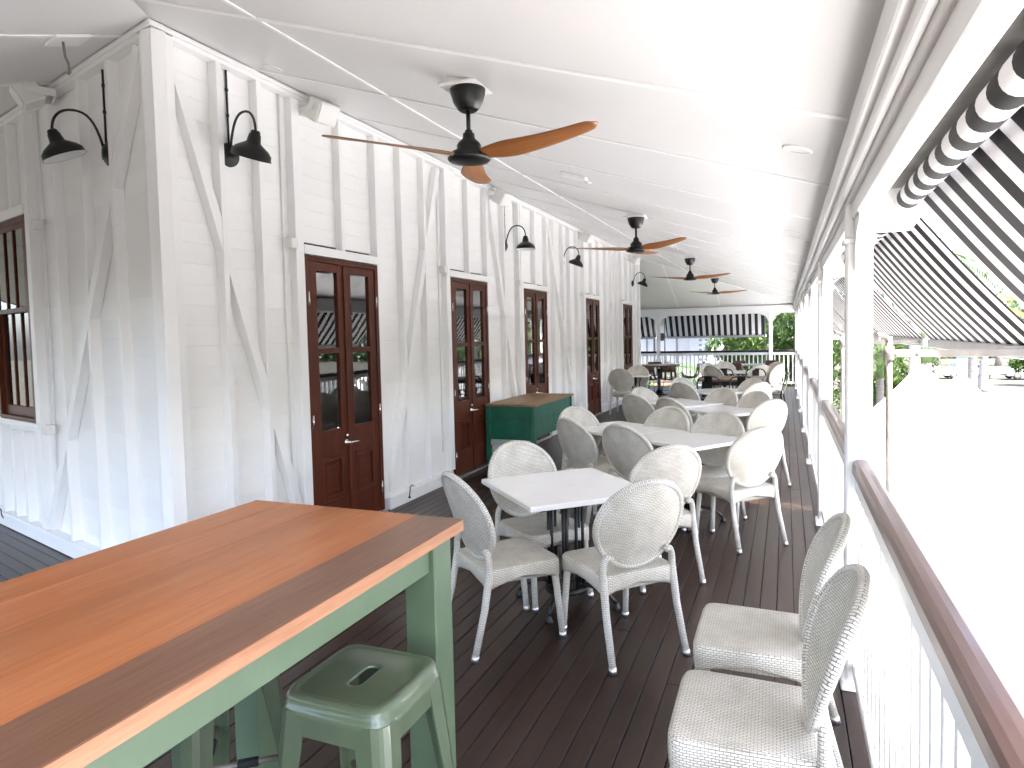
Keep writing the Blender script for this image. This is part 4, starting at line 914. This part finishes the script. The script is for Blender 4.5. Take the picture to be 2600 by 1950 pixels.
# sage steel stools
def stool_proto():
    t = thing('steel_stool', 'x', 'stool', group='sage green steel stools')
    N = 48
    def rr(s, z, p=.26):
        r = []
        for i in range(N):
            a = 2*math.pi*i/N; c, q = math.cos(a), math.sin(a); r.append((math.copysign(abs(c)**p, c)*s, math.copysign(abs(q)**p, q)*s, z))
        return r
    g = G(); sl = [(.055*max(-1, min(1, 1.25*math.cos(2*math.pi*i/N)))*.36, .054*math.copysign(abs(math.sin(2*math.pi*i/N))**.6, math.sin(2*math.pi*i/N)), .7435) for i in range(N)]
    g.loft([rr(.159, .690), rr(.160, .712), rr(.1555, .716), rr(.1555, .734), rr(.150, .744), rr(.141, .748), rr(.135, .7465), rr(.131, .7440), rr(.128, .7435), rr(.10, .7435), [(x*1.5, y*1.25, z) for x, y, z in sl], [(x*1.12, y*1.05, z) for x, y, z in sl], [(x, y, z-.003) for x, y, z in sl], [(x, y, z-.007) for x, y, z in sl]], False, False)
    o = g.obj('seat', 'sage_steel', t, recalc=True)
    for sx in (-1, 1):
        for sy in (-1, 1):
            def sec(z, e, wd, fold=.012):
                a, b = sx*e, sy*e
                return [(a, b-sy*wd, z), (a+sx*.004, b-sy*.03, z), (a-sx*.004, b-sy*.012, z), (a-sx*.012, b-sy*.004, z), (a-sx*.03, b+sy*.004, z), (a-sx*wd, b, z), (a-sx*wd, b-sy*.006, z), (a-sx*.03, b-sy*.006, z), (a-sx*.02, b-sy*.016, z), (a-sx*.016, b-sy*.02, z), (a-sx*.006, b-sy*.03, z), (a-sx*.006, b-sy*wd, z)]
            g = G().loft([sec(0.018, .215, .042), sec(.35, .186, .060), sec(.60, .165, .078), sec(.708, .156, .082)], smooth=False); lo = g.obj('leg', 'sage_steel', t)
            G().box(sx*.20-.026, sx*.20+.026, sy*.20-.026, sy*.20+.026, 0, .02, .004).obj('foot_pad', 'rubber', lo)
    for k in range(4):
        c, s = math.cos(R(90*k)), math.sin(R(90*k)); g = G(); V = [(-.10, .153), (.10, .153), (.10, .157), (-.10, .157)]
        g.loft([[(x*c-y*s, x*s+y*c, .645) for x, y in V], [(x*c-y*s, x*s+y*c, .71) for x, y in V]], smooth=False).obj('skirt', 'sage_steel', t)
    for a in (45, 135):
        c, s = math.cos(R(a)), math.sin(R(a)); b = G().tube([(-.25*c, -.25*s, .36), (.25*c, .25*s, .36)], .009, 8).obj('cross_brace', 'galvanised', t)
        for q in (-.12, .12): G().tube([(q*c-.03*c, q*s-.03*s, .36), (q*c+.03*c, q*s+.03*s, .36)], .0145, 10).obj('bumper', 'rubber', b)
    return t
ST = stool_proto()
for i, (x, y, f, l) in enumerate([(-1.055, 1.475, 0, 'sage green steel stool in front of the bar table'), (-1.12, .77, 4, 'sage green steel stool under the near end of the bar table, only its legs showing'), (-1.62, 1.45, -6, 'sage green steel stool on the far side of the bar table, mostly hidden')]):
    o = ST if i == 0 else copy_tree(ST); o.location = (x, y, 0); o.rotation_euler = (0, 0, R(f)); o['label'] = l
# ================================================================== OUTSIDE
rl_ = random.Random(11)
def leaf_quad(g, p, d, n, L, W):
    """one pointed leaf of four faces, slightly folded"""
    s = d.cross(n).normalized()*W; m = p+d*L*.5-n*W*.35
    a, b = g.bm.verts.new(p), g.bm.verts.new(p+d*L); c, e = g.bm.verts.new(p+d*L*.45+s), g.bm.verts.new(p+d*L*.45-s); q = g.bm.verts.new(m)
    for f in ((a, c, q), (c, b, q), (b, e, q), (e, a, q)): g.face(f)
def rnd_dir(r): 
    while True:
        v = Vector((r.uniform(-1, 1), r.uniform(-1, 1), r.uniform(-1, 1)))
        if .05 < v.length < 1: return v.normalized()
def leafy_tree(label, x, y, h, blobs, mat, leaf=(.16, .03), n=2200, trunk=.14, cat='tree', name='leafy_tree', group='trees beyond the balustrades', droop=.5, tuft=7):
    t = thing(name, label, cat, (x, y, GZ), 0, group); g = G()
    tot = sum(b[3] for b in blobs)
    for bx_, by_, bz_, br_ in blobs:
        for _ in range(int(n*br_/tot/tuft)):
            v = rnd_dir(rl_); rad = br_*rl_.random()**.38; p = Vector((bx_, by_, bz_))+Vector((v.x*rad, v.y*rad, v.z*rad*.85))
            ax = (v+rnd_dir(rl_)*.6+Vector((0, 0, .25))).normalized()
            for k in range(tuft):                                     # a rosette of drooping leaves
                d = (ax*.55+rnd_dir(rl_)+Vector((0, 0, -droop*.5))).normalized(); nn = (rnd_dir(rl_)*.5+Vector((0, 0, 1))).normalized()
                L = leaf[0]*rl_.uniform(.7, 1.25); leaf_quad(g, p, d, nn, L, leaf[1]*rl_.uniform(.8, 1.2))
    g.obj('crown', mat, t, recalc=False)
    tr = G(); top = Vector(max(blobs, key=lambda b: b[3])[:3])
    tr.tube([(0, 0, 0), (trunk*.3, 0, h*.2), (top.x*.5, top.y*.5, h*.45), (top.x, top.y, top.z)], [trunk, trunk*.8, trunk*.6, trunk*.2], 9)
    tr.obj('trunk', 'bark', t)
    for k, b in enumerate(blobs[:5]): G().tube([(top.x*.4, top.y*.4, h*.4), (b[0]*.6, b[1]*.6, (h*.4+b[2])/2), (b[0], b[1], b[2])], [trunk*.4, trunk*.28, trunk*.1], 6).obj('limb', 'bark', t)
    return t
def frond(g, base, d, L, droop, wmax=.055, nl=26, ll=.6, fan=False):
    up = Vector((0, 0, 1)); pts = []; p = Vector(base); v = d.normalized()
    for i in range(14):
        pts.append(p.copy()); p = p+v*L/13; v = (v+Vector((0, 0, -droop/13))).normalized()
    g.tube(pts, [.02*(1-i/15)+.003 for i in range(14)], 5)
    for i in range(nl):
        q = .12+.88*i/nl; j = q*13; a = int(min(j, 12)); c = pts[a].lerp(pts[a+1], j-a); tg = (pts[a+1]-pts[a]).normalized(); sd_ = tg.cross(up).normalized()
        for s in (-1, 1):
            dd = (sd_*s*.9+tg*.75+Vector((0, 0, -.25-.25*rl_.random()))).normalized(); leaf_quad(g, c, dd, up, ll*(.55+.6*math.sin(math.pi*min(q+.1, 1)))*rl_.uniform(.9, 1.1), wmax*.45)
def fan_leaf(g, c, ax, r, n=28, w=.035, spread=250):
    ax = ax.normalized(); sd_ = ax.cross(Vector((0, 0, 1))).normalized(); nn = sd_.cross(ax)
    for k in range(n):
        a = R(-spread/2+spread*k/(n-1)); d = (ax*math.cos(a)+sd_*math.sin(a)+Vector((0, 0, -.18))).normalized(); leaf_quad(g, c, d, nn, r*rl_.uniform(.85, 1.05), w)
def palm(label, x, y, h, kind='feather', nf=13, L=2.2, mat='leaf_palm', tr=.13, lean=(0, 0), shaft=True):
    t = thing('palm_tree', label, 'palm', (x, y, GZ), 0, 'palms'); top = Vector((lean[0], lean[1], h))
    pts = [Vector((lean[0]*q*q, lean[1]*q*q, h*q)) for q in [i/24 for i in range(25)]]
    G().tube(pts, [tr*(1.15-.35*i/24)*(1.0+.05*(i % 2)) for i in range(25)], 12).obj('trunk', 'palm_bark', t)
    if shaft: G().tube([top, top+Vector((0, 0, .5)), top+Vector((0, 0, .9))], [tr*.85, tr*.9, tr*.3], 10).obj('crownshaft', 'crownshaft', t)
    g = G(); b = top+Vector((0, 0, .85 if shaft else .1))
    for k in range(nf):
        a = 2*math.pi*k/nf+rl_.uniform(-.2, .2); e = rl_.uniform(.1, 1.0); d = Vector((math.cos(a), math.sin(a), e))
        if kind == 'feather': frond(g, b, d, L*rl_.uniform(.85, 1.1), rl_.uniform(1.1, 1.9))
        else:
            p2 = b+d.normalized()*L*.5; g.tube([b, p2], .012, 5); fan_leaf(g, p2, d+Vector((0, 0, -.5)), L*.55)
    g.obj('crown', mat, t, recalc=False)
    return t
# green tree close behind the far right corner
leafy_tree('bright green leafy tree filling the gap behind the far right corner', .35, 24.6, 6.3, [(0, 0, 5.2, 1.1), (-1.3, .1, 4.2, 1.1), (.3, .2, 4.0, 1.2), (-2.1, .4, 4.5, .9), (.9, .4, 5.4, .8), (-.4, -.2, 3.2, 1.0), (-1.7, 0, 3.2, .9), (.5, -.4, 2.6, .8)], 'leaf_bright', (.24, .027), 15000)
leafy_tree('dark green tree behind the bright one at the far right', .6, 28.5, 7, [(0, 0, 6.2, 1.6), (-1.8, 0, 5.2, 1.5), (1.6, 0, 5.6, 1.6), (-1, .3, 3.6, 1.6), (1, .2, 3.2, 1.5)], 'leaf_dark', (.22, .035), 9000)
pt = palm('yellow fan palm above the bright green tree at the far right', 0.45, 23.6, 6.6, 'fan', 11, 2.2, 'leaf_yellow', .14, shaft=False)
# palm fronds just outside the far balustrade on the left
palm('pale green palm outside the far balustrade left of the white house', -4.3, 23.0, 2.7, 'feather', 11, 2.6, 'leaf_palm', .12)
palm('small palm beyond the far balustrade behind the round table', -3.0, 23.3, 2.4, 'feather', 8, 1.7, 'leaf_palm', .1)
# street side palms and trees
palm('slim green stemmed palm seen between the first two posts', 3.0, 26.0, 3.3, 'feather', 12, 2.0, 'leaf_palm', .14)
palm('ringed grey palm trunk behind the nearest awning pipe', 4.1, 24.6, 3.9, 'feather', 12, 2.3, 'leaf_palm', .22)
palm('yellow green palm hanging below the awning bars', 7.2, 33, 4.7, 'feather', 14, 2.6, 'leaf_yellow', .18)
palm('tall palm glimpsed through the gap between the awnings', 7.4, 22.5, 6.6, 'feather', 14, 2.8, 'leaf_palm', .18)
palm('second tall palm beyond the gap between the awnings', 3.4, 22.0, 6.2, 'feather', 14, 2.6, 'leaf_palm', .16)
palm('ringed brown palm trunk on the verge by the parked cars', 13.9, 60.5, 4.3, 'feather', 12, 2.6, 'leaf_palm', .30)
for i, (x, y, s, m, l) in enumerate([(9.0, 62, 1.5, 'leaf_dark', 'rounded green shrub on the verge behind the marquee peaks'), (11.5, 70, 2.2, 'leaf_dry', 'dry olive tree on the verge left of the parked cars'), (18.6, 66, 1.1, 'leaf_bright', 'low green tree in front of the parked cars'), (22.3, 67, 1.4, 'leaf_dry', 'golden tree beyond the parked cars'), (16.5, 92, 3.0, 'leaf_dark', 'tall dark tree beyond the verge'), (24, 98, 3.2, 'leaf_bright', 'broad green tree far behind the parked cars'), (33, 84, 3.2, 'leaf_dark', 'broad dark tree at the far right'), (7.4, 80, 2.8, 'leaf_dry', 'pale dry tree far beyond the palms'), (4.8, 36, 1.2, 'leaf_bright', 'small yellow green shrub below the palms')]):
    leafy_tree(l, x, y, 3.6*s**.5, [(0, 0, 1.9*s, s), (-.8*s, .2, 1.6*s, .7*s), (.8*s, 0, 1.7*s, .75*s), (.2*s, .3, 2.5*s, .7*s)], m, (.34, .07), 2600, .12*s)
# bare twiggy shrub
t = thing('bare_shrub', 'bare twiggy shrub beside the ringed palm trunk', 'shrub', (4.9, 26.5, GZ), 0); g = G()
def twig(p, d, L, r, k):
    q = p+d*L; g.tube([p, (p+q)/2+rnd_dir(rl_)*L*.06, q], [r, r*.8, r*.55], 5)
    if k:
        for _ in range(3): twig(q, (d+rnd_dir(rl_)*.75).normalized(), L*.72, r*.55, k-1)
for k in range(5): twig(Vector((0, 0, 0)), (Vector((0, 0, 1.2))+rnd_dir(rl_)*.7).normalized(), 1.0, .035, 4)
g.obj('branches', 'bark', t)

# marquees in a row below the street side
def marquee(label, x, y, s=1.95, zp=.72, ze=-1.15):
    t = thing('marquee', label, 'marquee', (x, y, GZ), 0, 'white peaked marquees'); g = G(); n = 24; rings = []
    for i in range(n+1):
        q = i/n; r = .02+(s-.02)*q; z = (zp-GZ)-(zp-ze)*(q*.55 if q < .045 else .025+.975*(1-(1-(q-.045)/.955)**1.28)); ring = []
        for k in range(32):
            a = 2*math.pi*k/32; c, v = math.cos(a), math.sin(a); p = 1-.62*q; ring.append((math.copysign(abs(c)**p, c)*r, math.copysign(abs(v)**p, v)*r, z))
        rings.append(ring)
    rings.append([(x_, y_, z-.28) for x_, y_, z in rings[-1]])
    o = g.loft(rings, True, False).obj('roof', 'canvas_white', t)
    for sx in (-1, 1):
        for sy in (-1, 1): G().tube([(sx*(s-.06), sy*(s-.06), 0), (sx*(s-.06), sy*(s-.06), ze-GZ-.02)], .035, 8).obj('pole', 'aluminium', t)
    return t
for y, l in ((18.57, 'farthest white marquee, the left of two peaks above the handrail'), (14.67, 'white marquee with the right hand peak above the handrail'), (10.77, 'white marquee at the right edge beyond the nearest handrail'), (6.87, 'white marquee below the nearest handrail'), (2.97, 'white marquee close below the nearest balustrade')): marquee(l, 3.02, y)

# parked cars
def car(label, x, y, rz, paint):
    t = thing('parked_car', label, 'car', (x, y, GZ+.03), R(rz), 'cars parked beyond the road')
    side = [(-2.2, .35), (-2.25, .62), (-2.1, .86), (-1.35, .93), (-.75, 1.38), (.75, 1.42), (1.45, .98), (2.05, .88), (2.22, .6), (2.2, .35)]
    g = G(); rings = []
    for yv, k in ((-.86, .93), (-.80, 1.0), (.80, 1.0), (.86, .93)): rings.append([(x_*(.985 if abs(yv) > .82 else 1), yv*(.86 if z_ > 1.2 else 1), .35+(z_-.35)*k) for x_, z_ in side])
    g.loft(rings, smooth=False).obj('body', paint, t)
    for s in (-1, 1): G().prism([(-1.22, .96), (-.72, 1.30), (.70, 1.33), (1.28, .98)], s*.79, s*.845, 'XZ').obj('window', 'dark_glass', t)
    for xx, a in ((-1.08, R(-52)), (1.15, R(45))): G().box(-.30, .30, -.62, .62, -.012, .012, 0, Matrix.Translation((xx, 0, 1.17)) @ Matrix.Rotation(a, 4, 'Y')).obj('windscreen', 'dark_glass', t)
    for xx in (-1.38, 1.36):
        for s in (-1, 1):
            o = G().lathe([(.20, -.1), (.31, -.1), (.32, -.05), (.32, .07), (.29, .1), (.2, .1)], 20, mtx=Matrix.Translation((xx, s*.78, .32)) @ Matrix.Rotation(R(90), 4, 'X')).obj('tyre', 'tyre', t)
            G().lathe([(.0, -.105), (.20, -.105), (.2, .105), (0, .105)], 14, mtx=Matrix.Translation((xx, s*.78, .32)) @ Matrix.Rotation(R(90), 4, 'X'), cap0=False, cap1=False).obj('rim', 'aluminium', o)
    for s in (-1, 1): G().box(2.13, 2.225, s*.62-.16, s*.62+.16, .62, .76, .02).obj('headlight', 'lamp_inner', t)
for a in (('silver parked car nearest the golden trees', 20.6, 74, 8, 'car_silver'), ('white parked car left of the silver one', 15.9, 75, 8, 'car_white'), ('dark parked car at the far right edge', 25.6, 73.5, 8, 'car_dark'), ('white van roofed car beyond the verge', 13.0, 84, 8, 'car_white')): car(*a)
t = thing('street_sign', 'small blue topped white sign post on the verge behind the right marquee peak', 'sign', (12.9, 62, GZ)); G().tube([(0, 0, 0), (0, 0, 1.6)], .05, 8).obj('pole', 'aluminium', t); G().box(-.45, .45, -.04, .04, 1.2, 2.5, .01).obj('panel', 'house_white', t); G().box(-.46, .46, -.05, .05, 2.5, 2.95, .01).obj('header', 'sign_blue', t)

# white neighbouring house across the far end
h = thing('neighbour_house', 'white neighbouring house with lattice and weatherboards beyond the far balustrade', 'house', (-3.2, 27.5, GZ))
G().box(-3.0, .55, 0, 5, 0, 5.6).obj('wall', 'house_white', h)
for i in range(20): G().prism([(-.03, 1.6+i*.2), (0, 1.6+i*.2), (0, 1.6+i*.2+.195), (-.012, 1.6+i*.2+.195)], -3.0, -.35, 'YZ').obj('weatherboard', 'house_grey' if i > 99 else 'house_white', h)
G().box(-.34, .55, -.12, -.001, 0, 5.6).obj('screen_panel', 'house_white', h)
for r_ in range(7):
    for c_ in range(2): G().box(.02+c_*.22, .13+c_*.22, -.125, -.121, 3.7+r_*.19, 3.78+r_*.19).obj('lattice_slot', 'house_grey', h)
G().lathe([(.16, -.03), (.16, .0), (.13, .01), (.0, .01)], 20, mtx=Matrix.Translation((-1.45, -.035, 4.85)) @ Matrix.Rotation(R(90), 4, 'X')).obj('round_vent', 'rubber', h)
for xx in (-2.55, -2.05, -1.75, -.85): G().box(xx-.035, xx+.035, -.06, -.031, 0, 5.6).obj('corner_board', 'house_grey' if xx > -2.2 else 'interior', h)
G().box(-6.2, -3.01, .4, .5, 0, 5.6).obj('wall', 'house_grey', h)
for xx in (-5.6, -4.6, -3.6): G().box(xx-.22, xx+.22, .36, .399, 3.2, 5.2).obj('window', 'dark_glass', h)
for a, b in (((-2.9, .55), 'brick_orange'),): G().box(a[0], a[1]-.9, -.9, -.3, 2.9, 3.12, .01).obj('verandah_roof_edge', b, h)
for k in range(5): G().box(-2.8+k*.42, -2.8+k*.42+.24, -.2, -.13, 1.4, 2.7).obj('window', 'dark_glass', h)
r_ = G(); r_.prism([(-1.5, 5.55), (2.6, 7.4), (6.7, 5.55)], -6.6, 1.0, 'YZ').obj('roof', 'galvanised', h)  # front eave lengthened to keep the house wall in shade
# far backdrop: wooded rise beyond the street
t = thing('distant_trees', 'x', 'trees'); g = G()
for k in range(9000):
    x = rl_.uniform(-40, 130); y = 118+rl_.uniform(0, 14)+abs(x-30)*.05; z = GZ+rl_.random()**1.3*(7+2.5*math.sin(x*.21)+1.5*math.sin(x*.57+1)); d = rnd_dir(rl_); leaf_quad(g, Vector((x, y, z)), d, rnd_dir(rl_), 1.3, .42)
o = g.obj('far_wood', 'leaf_dark', recalc=False); bpy.data.objects.remove(t); tag(o, 'far belt of dark green trees beyond the street', 'woodland', None, 'stuff')

# garden mass behind the camera and to its right: seen only mirrored in the panes, and what shades the veranda from that side
for nm, lab, mt, cnt, (xa, xb), (ya, yb), top in (('garden_shrubbery', 'dense garden shrubbery mirrored in the lower door panes', 'leaf_dark', 7000, (17.5, 22), (-14, 30), 6.0), ('garden_trees', 'garden trees mirrored in the left window', 'leaf_dark', 9000, (-40, 8), (-22, -16), 6.5)):
    g = G()
    for k in range(cnt):
        x, y = rl_.uniform(xa, xb), rl_.uniform(ya, yb); z = GZ+rl_.random()**.8*(top*(.75+.2*math.sin(x*.8+y*.55)+.1*math.sin(x*1.9+y)))
        leaf_quad(g, Vector((x, y, z)), rnd_dir(rl_), rnd_dir(rl_), .75, .26)
    tag(g.obj(nm, mt, recalc=False), lab, 'garden', None, 'stuff')
